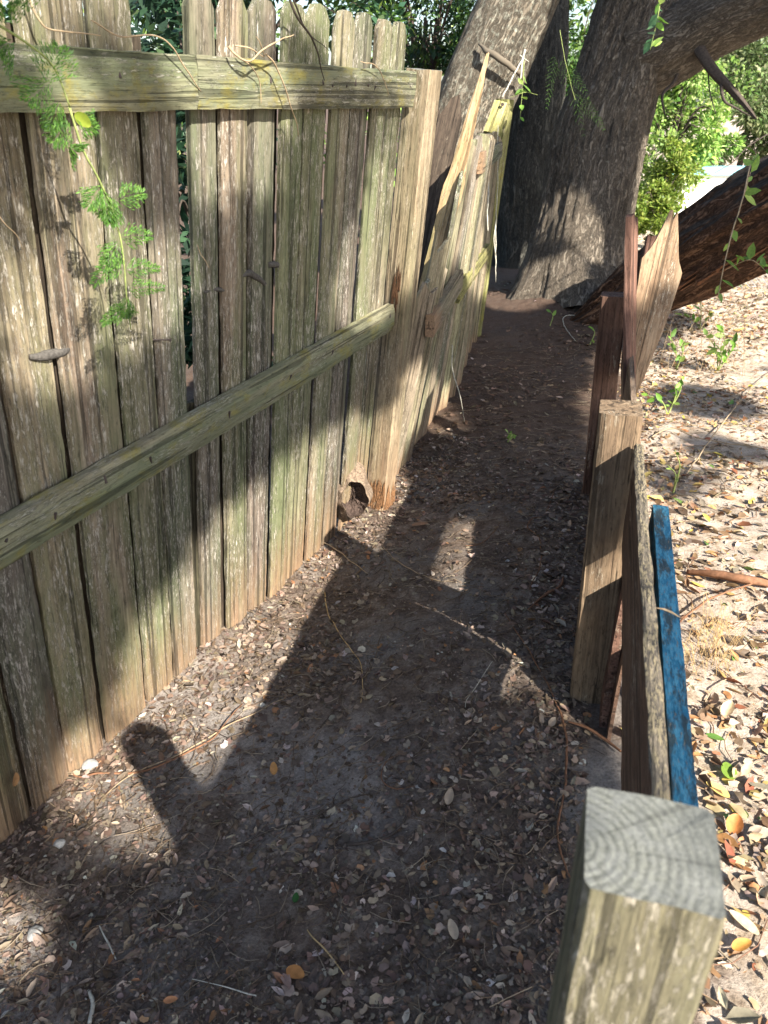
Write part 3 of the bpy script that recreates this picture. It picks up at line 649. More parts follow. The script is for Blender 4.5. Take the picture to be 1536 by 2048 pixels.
# ---------------------------------------------------------------- trees
def trunk(name, pts, rad, seg=96, step=.03, ridge=.012, rf=(46, 5), flare=0.0, seed=0, lump=.04):
    pts = np.asarray(pts, float); L = np.linalg.norm(np.diff(pts, axis=0), axis=1).sum(); n = int(L / step)
    p = spline(pts, n); rr = np.interp(np.linspace(0, 1, n), np.linspace(0, 1, len(rad)), rad); t, U, V = frames(p)
    ang = np.linspace(0, 2 * math.pi, seg + 1); s = np.concatenate([[0], np.cumsum(np.linalg.norm(np.diff(p, axis=0), axis=1))])
    A, S = np.meshgrid(ang, s); Rm = np.repeat(rr[:, None], seg + 1, 1); rm = float(np.mean(rad))
    q_ = np.stack([np.cos(A) * rm * rf[0], np.sin(A) * rm * rf[0], S * rf[1]], -1).reshape(-1, 3); q2 = q_ + (np.stack([vnoise(q_ * .35, seed + 40 + i) for i in range(3)], 1) - .5) * 1.6
    rid = 1 - np.abs(2 * vnoise(q2, seed) - 1); rid = rid * .7 + .3 * vnoise(q2 * 2.3, seed + 5)
    lm = fbm(np.stack([np.cos(A) * 1.4, np.sin(A) * 1.4, S * 1.3], -1).reshape(-1, 3), 3, seed + 9) - .5
    Rm = Rm + (rid.reshape(A.shape) - .5) * 2 * ridge + lm.reshape(A.shape) * 2 * lump
    if flare:
        lob = .6 + .5 * np.cos(A * 3 + seed) + .35 * np.cos(A * 5 + seed * 2.1); Rm = Rm + flare * np.exp(-S / .28) * np.clip(lob, .1, 2)
    v = p[:, None] + Rm[..., None] * (np.cos(A)[..., None] * U[:, None] + np.sin(A)[..., None] * V[:, None])
    k = seg + 1; idx = np.arange(n * k).reshape(n, k); f = np.stack([idx[:-1, :-1], idx[:-1, 1:], idx[1:, 1:], idx[1:, :-1]], -1).reshape(-1, 4)
    me = mesh(name, v.reshape(-1, 3), f, True); uv = me.uv_layers.new(name='UVMap')
    uvv = np.stack([A.ravel() * rm, S.ravel()], 1)[f.ravel()]; uv.data.foreach_set('uv', uvv.astype(np.float32).ravel())
    return me
def limbmesh(segs, seg=9, seed=0):
    V, Fc, UV, o = [], [], [], 0
    for pts, r in segs:
        v, f = tube(pts, r, seg, max(6, len(pts) * 5), .0); V.append(v); Fc += [tuple(i + o for i in q) for q in f if len(q) == 4]; o += len(v)
    v = np.vstack(V); me = mesh('limbs', v, Fc, True); uv = me.uv_layers.new(name='UVMap')
    li = np.array([i for q in Fc for i in q]); uv.data.foreach_set('uv', np.stack([v[li, 0] * 1.0 + v[li, 1], v[li, 2] + v[li, 0] * .7], 1).astype(np.float32).ravel())
    return me
def cloud(rg, centers, rad, n, size, pal, tmpl=(DT, DF), squash=.8, aspect=.5, droop=.3):
    """leaves gathered on twiglets inside each clump, so that gaps stay open between clumps"""
    ctr = np.asarray(centers); k = len(ctr); ci = rg.randint(0, k, n); off = unit(rg, n) * (rg.rand(n) ** .45)[:, None] * np.asarray(rad)[ci][:, None]; off[:, 2] *= squash
    pos = ctr[ci] + off; ax = unit(rg, n) * .8 + off / (np.linalg.norm(off, axis=1)[:, None] + 1e-6); ax[:, 2] -= droop; nr = unit(rg, n) * .7 + np.array([0, 0, 1.0])
    l = size * rg.uniform(.6, 1.3, n); tone = (.75 + .5 * rg.rand(k))[ci]
    return leaves(pos, ax, nr, l, l * aspect * rg.uniform(.7, 1.2, n), pick(rg, n, pal) * tone[:, None], tmpl)

oak = empty('oak_tree', 'big ridged oak in the centre with a thick limb reaching over the yard', 'tree', at(1140, 620, 6.6))
part('trunk', trunk('trunk', [at(1135, 655, 6.6), at(1148, 560, 6.6), at(1172, 430, 6.55), at(1196, 300, 6.5), at(1236, 160, 6.45), at(1290, -10, 6.4), at(1345, -170, 6.4), at(1380, -420, 6.4)], [.44, .41, .38, .375, .34, .34, .30, .26], 160, .022, .021, rf=(50, 3.6), flare=.20, seed=3, lump=.06), BK_OAK, oak)
part('limb', trunk('limb', [at(1270, 130, 6.4), at(1345, 95, 6.25), at(1430, 45, 6.05), at(1540, -5, 5.8), at(1700, -80, 5.4), at(1950, -240, 4.9)], [.30, .27, .25, .23, .2, .16], 90, .028, .010, rf=(46, 7), seed=8), BK_OAK, oak)
part('branch', trunk('branch', [at(1385, 70, 6.1), at(1405, 110, 6.0), at(1435, 150, 5.95), at(1475, 190, 5.9), at(1512, 236, 5.85)], [.055, .042, .036, .026, .010], 20, .02, .006, seed=5, lump=.022), M_DARKTWIG, oak)
part('branch', limbmesh([([at(1440, 160, 5.95), at(1448, 200, 5.9), at(1470, 215, 5.9), at(1500, 232, 5.85)], [.014, .011, .008, .004]), ([at(1416, 130, 6.0), at(1419, 180, 6.0), at(1432, 230, 6.0)], [.007, .005, .003]),
    ([at(1368, 100, 6.2), at(1350, 160, 6.2), at(1325, 190, 6.2), at(1330, 230, 6.2)], [.02, .014, .012, .006])], 7), M_DARKTWIG, oak)

rear = empty('oak_tree', 'darkest straight oak trunk standing in shade behind the leaning fence end', 'tree', at(1045, 575, 8.4))
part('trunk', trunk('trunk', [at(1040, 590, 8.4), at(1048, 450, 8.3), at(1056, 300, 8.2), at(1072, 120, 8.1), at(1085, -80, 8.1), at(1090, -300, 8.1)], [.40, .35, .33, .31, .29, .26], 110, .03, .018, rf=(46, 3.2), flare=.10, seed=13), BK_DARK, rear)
ln_ = empty('oak_tree', 'pale lichened oak trunk slanting right and resting on the broken fence', 'tree', at(860, 640, 6.25))
part('trunk', trunk('trunk', [at(835, 690, 6.3), at(868, 520, 6.25), at(902, 360, 6.2), at(940, 235, 6.1), at(985, 120, 6.0), at(1048, -20, 5.9), at(1120, -190, 5.8), at(1180, -420, 5.8)], [.34, .31, .29, .285, .285, .28, .25, .2], 96, .03, .007, rf=(34, 9), flare=.06, seed=23), BK_GREY, ln_)
v_, f_ = tube([at(958, 88, 5.72), at(975, 102, 5.66), at(1000, 118, 5.64), at(1030, 138, 5.68), at(1050, 165, 5.85)], [.008, .022, .024, .020, .008], 9, 24, .02, 4)
mb = MB(); mb.add(v_, f_); part('bark_seam', mb.mesh('seam', True), BK_GREY, ln_)

# fallen rotten trunk on the right
ft = empty('fallen_tree', 'fallen rotten reddish trunk slanting up to the right behind the split picket', 'trunk', at(1180, 640, 6.0))
part('trunk', trunk('trunk', [at(1150, 655, 6.0), at(1215, 620, 5.85), at(1290, 572, 5.6), at(1370, 530, 5.3), at(1450, 478, 5.0), at(1540, 428, 4.7), at(1680, 350, 4.3), at(1850, 250, 3.9)], [.10, .17, .20, .24, .275, .29, .29, .28], 130, .018, .036, rf=(22, 1.5), seed=33, lump=.085), BK_ROT, ft)
rgf = np.random.RandomState(2); mb = MB()
for k in range(120):
    t = rgf.rand(); u, v = 1290 + 260 * t, 572 - 150 * t - (45 + 40 * t) * rgf.uniform(-.9, 1.05); D_ = 5.55 - .9 * t - .26 * math.sqrt(max(0.02, 1 - rgf.uniform(.3, .9))); p = at(u, v, D_); dd = at(u + 40, v - 24, D_ - .13) - p; dd /= np.linalg.norm(dd)
    l = rgf.uniform(.08, .3); s_ = np.cross(dd, ray(u, v)); s_ /= np.linalg.norm(s_); w_ = rgf.uniform(.006, .022); o_ = -ray(u, v) * .02
    mb.add([p - s_ * w_, p + s_ * w_, p + dd * l + s_ * w_ * .3, p + dd * l - s_ * w_ * .2, p + o_, p + dd * l * .7 + o_], [(0, 4, 5, 3), (4, 1, 2, 5), (3, 5, 2), (0, 1, 4)])
part('splinters', mb.mesh('splinters'), plain('splinter_wood', (.16, .075, .04), .95, .6, 60), ft)

# ---------------------------------------------------------------- overhead crown added unseen to shade fence and path, gaps left where light falls
S = -SUNL; A1 = np.cross(S, [0, 0, 1.0]); A1 /= np.linalg.norm(A1); A2 = np.cross(A1, S)
LIT = [
    [(135, 235), (330, 238), (390, 420), (392, 610), (250, 700), (130, 745), (10, 735), (-20, 600), (40, 500), (112, 440)],
    [(110, 96), (385, 118), (392, 222), (180, 226)], [(402, 128), (600, 140), (600, 212), (405, 216)],
    [(405, 236), (545, 236), (565, 330), (480, 400), (405, 385)],
    [(772, 270), (778, 615), (720, 650), (676, 610), (715, 450)],
    [(820, 255), (895, 180), (890, 470), (875, 580), (790, 575)],
    [(255, 1290), (350, 1170), (430, 1050), (560, 940), (640, 865), (700, 850), (800, 840), (810, 1000), (760, 1040), (740, 1080), (560, 1370), (400, 1560), (290, 1420)],
    [(640, 20), (858, 50), (858, 140), (700, 130)], [(0, 0), (90, 0), (100, 80), (0, 80)], [(410, 0), (540, 0), (540, 110), (410, 105)],
    [(812, 820), (845, 560), (900, 400), (985, 90), (1000, 130), (965, 300), (945, 480), (900, 540), (850, 680), (920, 865), (860, 850)],
    [(938, 560), (955, 430), (985, 330), (990, 420), (965, 600)], [(970, 190), (1015, 190), (1015, 290), (970, 290)],
    [(985, -20), (1110, -20), (1060, 160), (950, 240), (940, 160)], [(860, 240), (930, 240), (900, 350), (860, 340)],
    [(1050, 470), (1130, 425), (1195, 450), (1195, 565), (1040, 620)], [(1245, 480), (1250, 330), (1275, 230), (1300, 230), (1300, 480)],
    [(850, 1060), (1040, 1060), (1005, 1320), (870, 1390)], [(1170, 780), (1300, 780), (1300, 960), (1170, 1000)], [(1140, 1140), (1260, 1130), (1250, 1270), (1140, 1290)],
    [(130, 1480), (350, 1460), (370, 1640), (260, 1720), (150, 1600)], [(-60, 1830), (40, 1800), (90, 1880), (20, 1950), (-60, 1940)],
]
def inpoly(px, py, poly):
    r = np.zeros(px.shape, bool); j = len(poly) - 1
    for i in range(len(poly)):
        xi, yi = poly[i]; xj, yj = poly[j]
        cnd = ((yi > py) != (yj > py)) & (px < (xj - xi) * (py - yi) / ((yj - yi) or 1e-9) + xi); r ^= cnd; j = i
    return r
RES = .025; aa = np.arange(-4.2, 4.6, RES); bb = np.arange(-4.5, 3.6, RES); GA, GB = np.meshgrid(aa, bb)
org = np.array([.6, 3.0, .6]) + GA[..., None] * A1 + GB[..., None] * A2 + S * 12
def hit(p0, n): return ((p0 - org) @ n) / (SUNL @ n)
tbest = hit(np.array([0, 0, .05]), np.array([0, 0, 1.0])); 
def cand(t, ok):
    global tbest
    tbest = np.where(ok & (t < tbest) & (t > 0), t, tbest)
t = hit(FA + FN * .03, FN); P_ = org + t[..., None] * SUNL; s_ = (P_ - FA) @ FD; z_ = (P_ - FA) @ FU; cand(t, (s_ > -1.2) & (s_ < 1.85) & (z_ > -.02) & (z_ < 1.78))
for (dd_, e0_, e1_, zt_) in ((1.61, .04, .135, .97), (.35, .04, .135, 1.1)):
    t = hit(ED(0, dd_), DX); P_ = org + t[..., None] * SUNL; ee_ = P_ @ EX; cand(t, (ee_ > e0_) & (ee_ < e1_) & (P_[..., 2] > .1) & (P_[..., 2] < zt_))
c_n = np.array([cn[0], cn[1], -.2]); c_n /= np.linalg.norm(c_n); t = hit(c0, c_n); P_ = org + t[..., None] * SUNL; s_ = (P_ - c0) @ cl; cand(t, (s_ > 0) & (s_ < 2.7) & (P_[..., 2] > 0) & (P_[..., 2] < 1.6))
for (yy, x0, x1, zt) in ((5.75, .1, .95, 3.2), (6.15, 1.0, 2.15, 3.4), (7.9, .6, 2.6, 3.4)):
    t = hit(np.array([0, yy, 0]), np.array([0, 1.0, 0])); P_ = org + t[..., None] * SUNL; sl_ = P_[..., 2] * (.26 if yy == 6.15 else .0); cand(t, (P_[..., 0] - sl_ > x0) & (P_[..., 0] - sl_ < x1) & (P_[..., 2] > 0) & (P_[..., 2] < zt))
HP = org + tbest[..., None] * SUNL; hu, hv, hd = proj(HP)
he = HP @ EX; hdd = HP @ DX
lit = np.zeros(hu.shape, bool)
for poly in LIT: lit |= inpoly(hu, hv, poly) & (hd > 0)
fz_ = (HP - FA) @ FU; fn_ = fbm(np.stack([GA.ravel() * 5.5, GB.ravel() * 5.5, 0 * GA.ravel()], 1), 3, 63).reshape(GA.shape); lit &= ~((np.abs((HP - FA) @ FN - .03) < .02) & (fz_ > .95) & (hu < 620) & (fn_ < .445))
yn = fbm(np.stack([he.ravel() * 1.5, hdd.ravel() * 1.5, 0 * he.ravel()], 1), 3, 77).reshape(he.shape)
yard = (he > .12) & (HP[..., 2] < .3) & ~((HP[..., 1] > 5.2) & (HP[..., 0] < 2.1))
lit = np.where(yard, yn > .33, lit)
lit |= (hdd > 8.5) | (he < -1.9)
# small chinks of light everywhere
chn = fbm(np.stack([GA.ravel() * 7, GB.ravel() * 7, 0 * GA.ravel()], 1), 2, 91).reshape(GA.shape); lit_s = lit
def dilate(mk, r):
    out = mk.copy()
    for dy in range(-r, r + 1):
        for dx in range(-r, r + 1):
            if dx * dx + dy * dy <= r * r: out |= np.roll(np.roll(mk, dy, 0), dx, 1)
    return out
rgc = np.random.RandomState(12); need = ~lit_s; cen = []; rads = []
rim = dilate(lit_s, int(.26 / RES))
for rad, cnt in ((.13, 3400), (.08, 5200), (.045, 11000), (.028, 11000)):
    okm = need & ~dilate(lit_s, int(round((rad * .95 + (.03 if rad > .04 else .014)) / RES)))
    if rad < .06: okm &= rim
    ys, xs = np.nonzero(okm)
    if len(ys) == 0: continue
    for k in rgc.choice(len(ys), cnt):
        zt = rgc.uniform(3.9, 5.4); p = org[ys[k], xs[k]]; tt = (zt - p[2]) / SUNL[2]; cen.append(p + tt * SUNL); rads.append(rad)
cen = np.array(cen); rads = np.array(rads)
V, Fc, Cc, o = [], [], [], 0
for rad, per in ((.13, 44), (.08, 20), (.045, 8), (.028, 5)):
    sel = rads == rad; cc = cen[sel]
    if not len(cc): continue
    v_, f_, c_ = cloud(rgc, cc, np.full(len(cc), rad), len(cc) * per, .075 if rad > .1 else (.055 if rad > .04 else .04), GREEN, squash=1, aspect=.6); V.append(v_); Fc.append(f_ + o); Cc.append(c_); o += len(v_)
part('leaf_clumps', mesh('leaf_clumps', np.vstack(V), np.vstack(Fc), False, np.vstack(Cc)), M_LEAF, oak)  # added shading leaves, parented to the visible oak
# added unseen boughs, routed so their shade misses the lit areas
bs = at(1950, -240, 4.9)
def shades(pts):
    p = spline(pts, 50); ia = np.clip(np.round(((p - org[0, 0]) @ A1) / RES).astype(int), 0, len(aa) - 1); ib = np.clip(np.round(((p - org[0, 0]) @ A2) / RES).astype(int), 0, len(bb) - 1)
    return lit_s[ib, ia].mean()
best = None
for k in range(400):
    J = [np.array([rgc.uniform(-1.3, 1.3), rgc.uniform(-.5, .5), rgc.uniform(-.2, .8)]) for _ in range(3)]
    hb = [bs + np.array([.9, -1.3, .55]) + J[0], bs + np.array([1.2, -2.4, .8]) + J[1], bs + np.array([1.4, -3.8, .9]) + J[2]]
    c_ = shades([at(1850, -190, 5.1), bs] + hb)
    if best is None or c_ < best[0]: best = (c_, hb)
hubs = best[1]; segs = [([at(1850, -190, 5.1), bs] + hubs, [.15, .12, .09, .07, .04])]; tries = 0
while len(segs) < 46 and tries < 3000:
    tries += 1; k = rgc.randint(len(cen)); h_ = min(hubs, key=lambda a: np.linalg.norm(a - cen[k])); pt = [h_, h_ * .5 + cen[k] * .5 + np.array([rgc.uniform(-.2, .2), 0, .25]), cen[k]]
    if shades(pt) < .03: segs.append((pt, [.018, .010, .004]))
part('added_bough', limbmesh(segs, 7), BK_OAK, oak)

# ---------------------------------------------------------------- trees and shrubs behind
rb = np.random.RandomState(50)
def bg_tree(name, label, cat, blobs, depth, n, size, pal, foot=None, tr=.06, group=None, k=7, asp=.5):
    """blobs: (u, v, radius) given as places in the world at that depth"""
    ctr, rad = [], []
    for (u, v, r_, dz) in blobs:
        c_ = at(u, v, depth + dz)
        for _ in range(k):
            ctr.append(c_ + unit(rb, 1)[0] * r_ * rb.uniform(.2, .95)); rad.append(r_ * rb.uniform(.22, .42))
    ctr = np.array(ctr); base = np.array([ctr[:, 0].mean(), ctr[:, 1].mean(), 0]); 
    if foot is not None: base = np.array([foot[0], foot[1], 0.0])
    base[2] = -.03; root = empty(name, label, cat, base, group)
    v_, f_, c_ = cloud(rb, ctr, rad, n, size, pal, aspect=asp); part('leaf_clumps', mesh('leaf_clumps', v_, f_, False, c_), M_LEAF, root)
    top = ctr.mean(0); sg = [([base, base * .5 + top * .5 + np.array([rb.uniform(-.1, .1), 0, 0]), top], [tr, tr * .8, tr * .5])]
    for j in rb.choice(len(ctr), min(14, len(ctr)), replace=False): sg.append(([base * .35 + top * .65, (top + ctr[j]) * .5 + np.array([0, 0, .08]), ctr[j]], [tr * .4, tr * .25, tr * .08]))
    part('trunk', limbmesh(sg, 7), M_DARKTWIG, root); return root
bg_tree('leafy_tree', 'sunlit bright green tree right of the big oak, filling the view under its limb', 'tree', [(1330, 230, 1.0, 0), (1300, 330, .7, -.4), (1400, 200, 1.0, .3), (1345, 150, .8, .2), (1420, 290, .55, 0)], 10.5, 15000, .075, BRIGHT, k=9)
bg_tree('leafy_tree', 'pale green tree at the upper right edge behind the bare dead branch', 'tree', [(1490, 170, 1.1, 0), (1530, 250, .8, 0), (1460, 110, 1.0, .5), (1560, 120, 1.2, .3)], 12.5, 12000, .10, [(.16, .22, .09, 3), (.24, .28, .14, 3), (.10, .16, .05, 3)], k=9)
bg_tree('shrub', 'yellow green shrub at the foot of the big oak, beside the white wall', 'shrub', [(1308, 400, .36, 0), (1335, 355, .36, 0), (1290, 450, .32, -.3)], 9.0, 9000, .055, [(.20, .28, .04, 4), (.27, .33, .07, 3), (.12, .2, .03, 3)], tr=.025, k=10)
bg_tree('shrub', 'dark glossy shrub between the dark trunk and the big oak', 'shrub', [(1140, 130, .6, 0), (1150, 230, .5, 0), (1130, 30, .7, .3), (1175, 60, .5, 0)], 10.0, 6000, .075, GREEN, tr=.03)
bg_tree('leafy_tree', 'deep green tree above the pickets, left of the slanting trunk', 'tree', [(880, 40, .8, 0), (820, -10, .8, 0), (930, 60, .5, .3), (740, -20, .8, 0), (880, 120, .5, 0)], 8.0, 9000, .07, GREEN + BLUISH, tr=.05, k=9)
bg_tree('shrub', 'bluish shrub seen through the gap in the tall fence', 'shrub', [(395, 350, .35, 0), (400, 560, .35, 0), (405, 700, .3, 0), (380, 80, .4, .4), (370, 20, .4, .5), (395, 200, .3, 0)], 3.4, 5200, .075, BLUISH, tr=.02, foot=None, asp=.42)
bg_tree('shrub', 'shaded shrub behind the tall fence, left of the gap', 'shrub', [(200, 500, .6, 0), (60, 300, .6, 0), (150, 800, .5, 0)], 3.6, 2500, .08, BLUISH, tr=.02)
bg_tree('leafy_tree', 'tree towering behind the tall fence top at the upper left', 'tree', [(450, -60, .9, 0), (620, -60, .8, 0), (250, -80, .9, 0), (350, 40, .6, .6)], 6.0, 8000, .08, BLUISH + GREEN, tr=.05, k=9)
# far wood, one mass
ctr, rad = [], []
for k in range(150):
    a = rb.uniform(-.75, .85); dd = rb.uniform(17, 24); hgt = rb.uniform(.3, 7.5)
    if .36 < a < .52 and hgt < 1.4: continue
    if .42 < a < .56 and hgt > 3.2: continue
    ctr.append((math.sin(a) * dd, math.cos(a) * dd, hgt)); rad.append(rb.uniform(.7, 1.3))
v_, f_, c_ = cloud(rb, ctr, rad, 30000, .17, GREEN + BRIGHT + BRIGHT)
o = link('far_foliage', mesh('far_foliage', v_, f_, False, c_), M_LEAF); o['kind'] = 'stuff'; o['label'] = 'far wood of mixed green foliage closing the view behind the trees'

# white wall with a pale blue cap, chain-link fence in front of it
wl = empty('garden_wall', 'glaring white low wall with a pale blue cap beyond the chain-link fence', 'wall', (5.6, 11.3, 0))
def box(x0, x1, y0, y1, z0, z1): 
    return [(x0, y0, z0), (x1, y0, z0), (x1, y1, z0), (x0, y1, z0), (x0, y0, z1), (x1, y0, z1), (x1, y1, z1), (x0, y1, z1)], [(3, 2, 1, 0), (4, 5, 6, 7), (0, 1, 5, 4), (1, 2, 6, 5), (2, 3, 7, 6), (3, 0, 4, 7)]
def boxmesh(name, *bxs):
    mb = MB()
    for b_ in bxs: mb.add(*box(*b_))
    return mb.mesh(name)
part('wall_panel', boxmesh('wall', (3.7, 9.5, 11.2, 11.4, -.1, .68)), M_WHITE, wl)
part('wall_cap', boxmesh('cap', (3.65, 9.55, 11.14, 11.46, .68, .77)), M_AQUA, wl)
cl_ = empty('chain_link_fence', 'grey chain-link fence at the back of the yard behind the fallen trunk', 'fence', (4.5, 7.4, 0))
mb = MB(); h0, h1, xa, xb = .0, .60, 2.95, 7.5; stp = .062
def wire(p, q_, r_=.0021):
    v_, f_ = tube([p, q_], r_, 3, 2); mb.add(v_, f_)
for k in range(int((xb - xa + h1) / stp)):
    x = xa - h1 + k * stp
    for sg in (1, -1):
        xs_, xe_ = x, x + h1
        if sg == -1: a_, b_ = (xe_, 0.0), (xs_, h1)
        else: a_, b_ = (xs_, 0.0), (xe_, h1)
        def clip(a_, b_):
            (x0, z0), (x1, z1) = a_, b_
            for lim, less in ((xa, True), (xb, False)):
                if (x0 < lim) == less and (x1 < lim) == less: return None
                if (x0 < lim) == less: tt = (lim - x0) / (x1 - x0); x0, z0 = lim, z0 + tt * (z1 - z0)
                elif (x1 < lim) == less: tt = (lim - x0) / (x1 - x0); x1, z1 = lim, z0 + tt * (z1 - z0)
            return (x0, z0), (x1, z1)
        cc = clip(a_, b_)
        if cc: wire(np.array([cc[0][0], 7.4 + .004 * sg, cc[0][1]]), np.array([cc[1][0], 7.4 + .004 * sg, cc[1][1]]))
part('wire_mesh', mb.mesh('wire_mesh'), M_WIRE, cl_)
for x in (2.95, 5.2, 7.5):
    mb = MB(); v_, f_ = tube([(x, 7.43, -.05), (x, 7.43, .63)], .02, 10, 4); mb.add(v_, f_); part('post', mb.mesh('post', True), M_WIRE, cl_)
mb = MB(); v_, f_ = tube([(2.95, 7.43, .61), (7.5, 7.43, .61)], .018, 10, 6); mb.add(v_, f_); part('top_rail', mb.mesh('rail', True), M_WIRE, cl_)

# ---------------------------------------------------------------- vines, ferns, twigs, seedlings
rv = np.random.RandomState(77)
def stemthing(name, label, cat, paths, mat, group=None, seg=5):
    """paths: list of (points, radii); one mesh"""
    mb = MB()
    for i, (pts, r_) in enumerate(paths):
        v_, f_ = tube(pts, [x_ * .72 for x_ in r_] if len(r_) else r_, seg, max(8, len(pts) * 9), .007, i * 3 + 1); mb.add(v_, f_)
    return tag(link(name, mb.mesh(name, True), mat), label, cat, group)
def fp(u, v, off): s, z = fpx(u, v, off); return F(s, z, off)
stemthing('dry_vine', 'tangle of dry tan tendrils over the top rail with a cut knot', 'vine', [
    ([fp(455, 92, .05), fp(470, 108, .06), fp(500, 122, .07), fp(525, 100, .08), fp(560, 80, .09), fp(590, 70, .09)], [.005, .0034, .003, .003, .0026, .0018]),
    ([fp(530, 108, .06), fp(550, 130, .06), fp(570, 180, .06), fp(590, 235, .055), fp(597, 275, .05)], [.003, .0028, .0024, .002, .0012]),
    ([fp(470, 90, .05), fp(500, 95, .07), fp(530, 112, .06), fp(520, 85, .08), fp(512, 74, .08)], [.0022, .0022, .002, .0018, .001]),
    ([fp(480, 118, .06), fp(505, 135, .06), fp(520, 165, .05), fp(523, 205, .045)], [.002, .0018, .0015, .001])], M_TWIG)
stemthing('dry_vine', 'dark double vine stem crossing the picket tops at the top edge', 'vine', [
    ([fp(572, -20, .05), fp(590, 20, .06), fp(612, 60, .06), fp(632, 95, .055), fp(648, 160, .05)], [.004, .0045, .004, .0032, .0018]), ([fp(578, -20, .06), fp(600, 28, .05), fp(614, 62, .05), fp(660, 104, .05)], [.003, .003, .0024, .001])], M_DARKTWIG)
stemthing('dry_vine', 'long thin tan stem trailing over the left part of the top rail', 'vine', [
    ([fp(55, -15, .04), fp(80, 40, .05), fp(110, 60, .05), fp(200, 70, .04)], [.003, .0026, .002, .0012]), ([fp(180, 45, .05), fp(240, 72, .05), fp(310, 72, .05), fp(345, 100, .055), fp(385, 160, .045), fp(403, 185, .04)], [.002, .0022, .002, .002, .0018, .001])], M_TWIG)
stemthing('dry_vine', 'short dry tendril hooked over the right end of the top rail', 'vine', [([fp(722, 122, .05), fp(745, 128, .055), fp(762, 150, .05), fp(776, 190, .05)], [.0016, .0022, .002, .001])], M_TWIG)
stemthing('dry_vine', 'thin curved tendril on the leftmost boards below the top rail', 'vine', [([fp(-10, 420, .02), fp(10, 445, .03), fp(35, 470, .03), fp(46, 500, .02)], [.0016, .0016, .0014, .001])], M_TWIG)
stemthing('dry_vine', 'thin tan tendril poking through the open fence gap', 'vine', [([fp(392, 480, .0), fp(400, 505, .01), fp(410, 520, .02), fp(418, 535, .025)], [.0012, .0014, .0014, .0008])], M_TWIG)
stemthing('hanging_root', 'taut pale stem strung from the oak crotch down to the leaning post', 'root', [([at(1046, 116, 5.1), at(1030, 145, 5.0), at(1005, 195, 4.9)], [.008, .007, .006]), ([at(1050, 100, 5.1), at(1046, 118, 5.1), at(1040, 160, 5.05)], [.012, .010, .006]), ([at(1040, 110, 5.1), at(1058, 124, 5.1)], [.005, .003])], M_STRING)
stemthing('hanging_root', 'pale root hanging in front of the collapsed pickets', 'root', [([at(970, 280, 4.3), at(977, 350, 4.3), at(975, 420, 4.3), at(976, 462, 4.3)], [.004, .007, .006, .004])], M_STRING)
stemthing('hanging_root', 'thin knotted pale root dangling before the dark trunk', 'root', [([at(996, 250, 4.7), at(996, 340, 4.7), at(992, 440, 4.7), at(991, 500, 4.7), at(992, 565, 4.7)], [.0022, .003, .0035, .006, .002]), ([at(992, 440, 4.7), at(988, 480, 4.68), at(993, 515, 4.7)], [.003, .004, .002])], M_STRING)
stemthing('hanging_root', 'pale curved root bent across the ground by the leaning pickets', 'root', [([at(905, 690, 3.9), at(905, 740, 3.85), at(920, 790, 3.8), drop(928, 848, .01)], [.0035, .004, .0035, .002])], M_STRING)

def fern(label, stem, fr, seed, cat='fern'):
    """climbing asparagus fern: wiry stem, feathery fronds of needle leaves"""
    rg = np.random.RandomState(seed); root = empty('asparagus_fern', label, cat, stem[0]); mb = MB(); v_, f_ = tube(stem, [.0022, .0018, .0012], 5, 26, .004, seed); mb.add(v_, f_); part('stem', mb.mesh('stem', True), M_GSTEM, root)
    for (p0, p1, wid) in fr:
        p0, p1 = np.array(p0), np.array(p1); ax = p1 - p0; L = np.linalg.norm(ax); ax /= L; nr = -ray(300, 400) / np.linalg.norm(ray(300, 400)); nr = nr - (nr @ ax) * ax; sd_ = np.cross(nr, ax); sd_ /= np.linalg.norm(sd_)
        P, A, Nn, Ln = [], [], [], []; nst = 13
        for i in range(nst):
            t = (i + .5) / nst; base = p0 + ax * L * t + np.array([0, 0, -.15 * L * t * t])
            for s in (1, -1):
                bl = wid * (1.15 * (1 - t) ** .8 + .1) * rg.uniform(.75, 1.1); bd = sd_ * s + ax * 1.0 + nr * rg.uniform(-.2, .2) + np.array([0, 0, -.25]); bd /= np.linalg.norm(bd)
                for j in range(9):
                    q_ = base + bd * bl * (j + .5) / 9; na = bd * .5 + unit(rg, 1)[0] * .9 + ax * .3
                    for _ in range(2): P.append(q_); A.append(bd * 1.0 + unit(rg, 1)[0] * .55 + ax * .5); Nn.append(unit(rg, 1)[0]); Ln.append(rg.uniform(.005, .010))
        n = len(P); Ln = np.array(Ln); v_, f_, c_ = leaves(np.array(P), np.array(A), np.array(Nn), Ln, Ln * .2, pick(rg, n, [(.10, .22, .04, 3), (.15, .30, .05, 3), (.07, .16, .04, 2)]), (DT, DF))
        part('frond', mesh('frond', v_, f_, False, c_), M_LEAF, root)
    return root
OF = .16
def q(u, v, o=OF): return fp(u, v, o)
fr1 = [(q(20, 60), q(10, 10), .05), (q(30, 80), q(0, 90), .05), (q(95, 170), q(115, 80), .04), (q(105, 160), q(55, 190), .045), (q(120, 200), q(100, 250), .03)]
fr1 = [((a if True else a), b_, c_) for a, b_, c_ in fr1]
f1 = fern('bright asparagus fern draped over the top rail at the upper left', [q(-20, 40), q(50, 85), q(105, 130), q(140, 215)], fr1, 3)
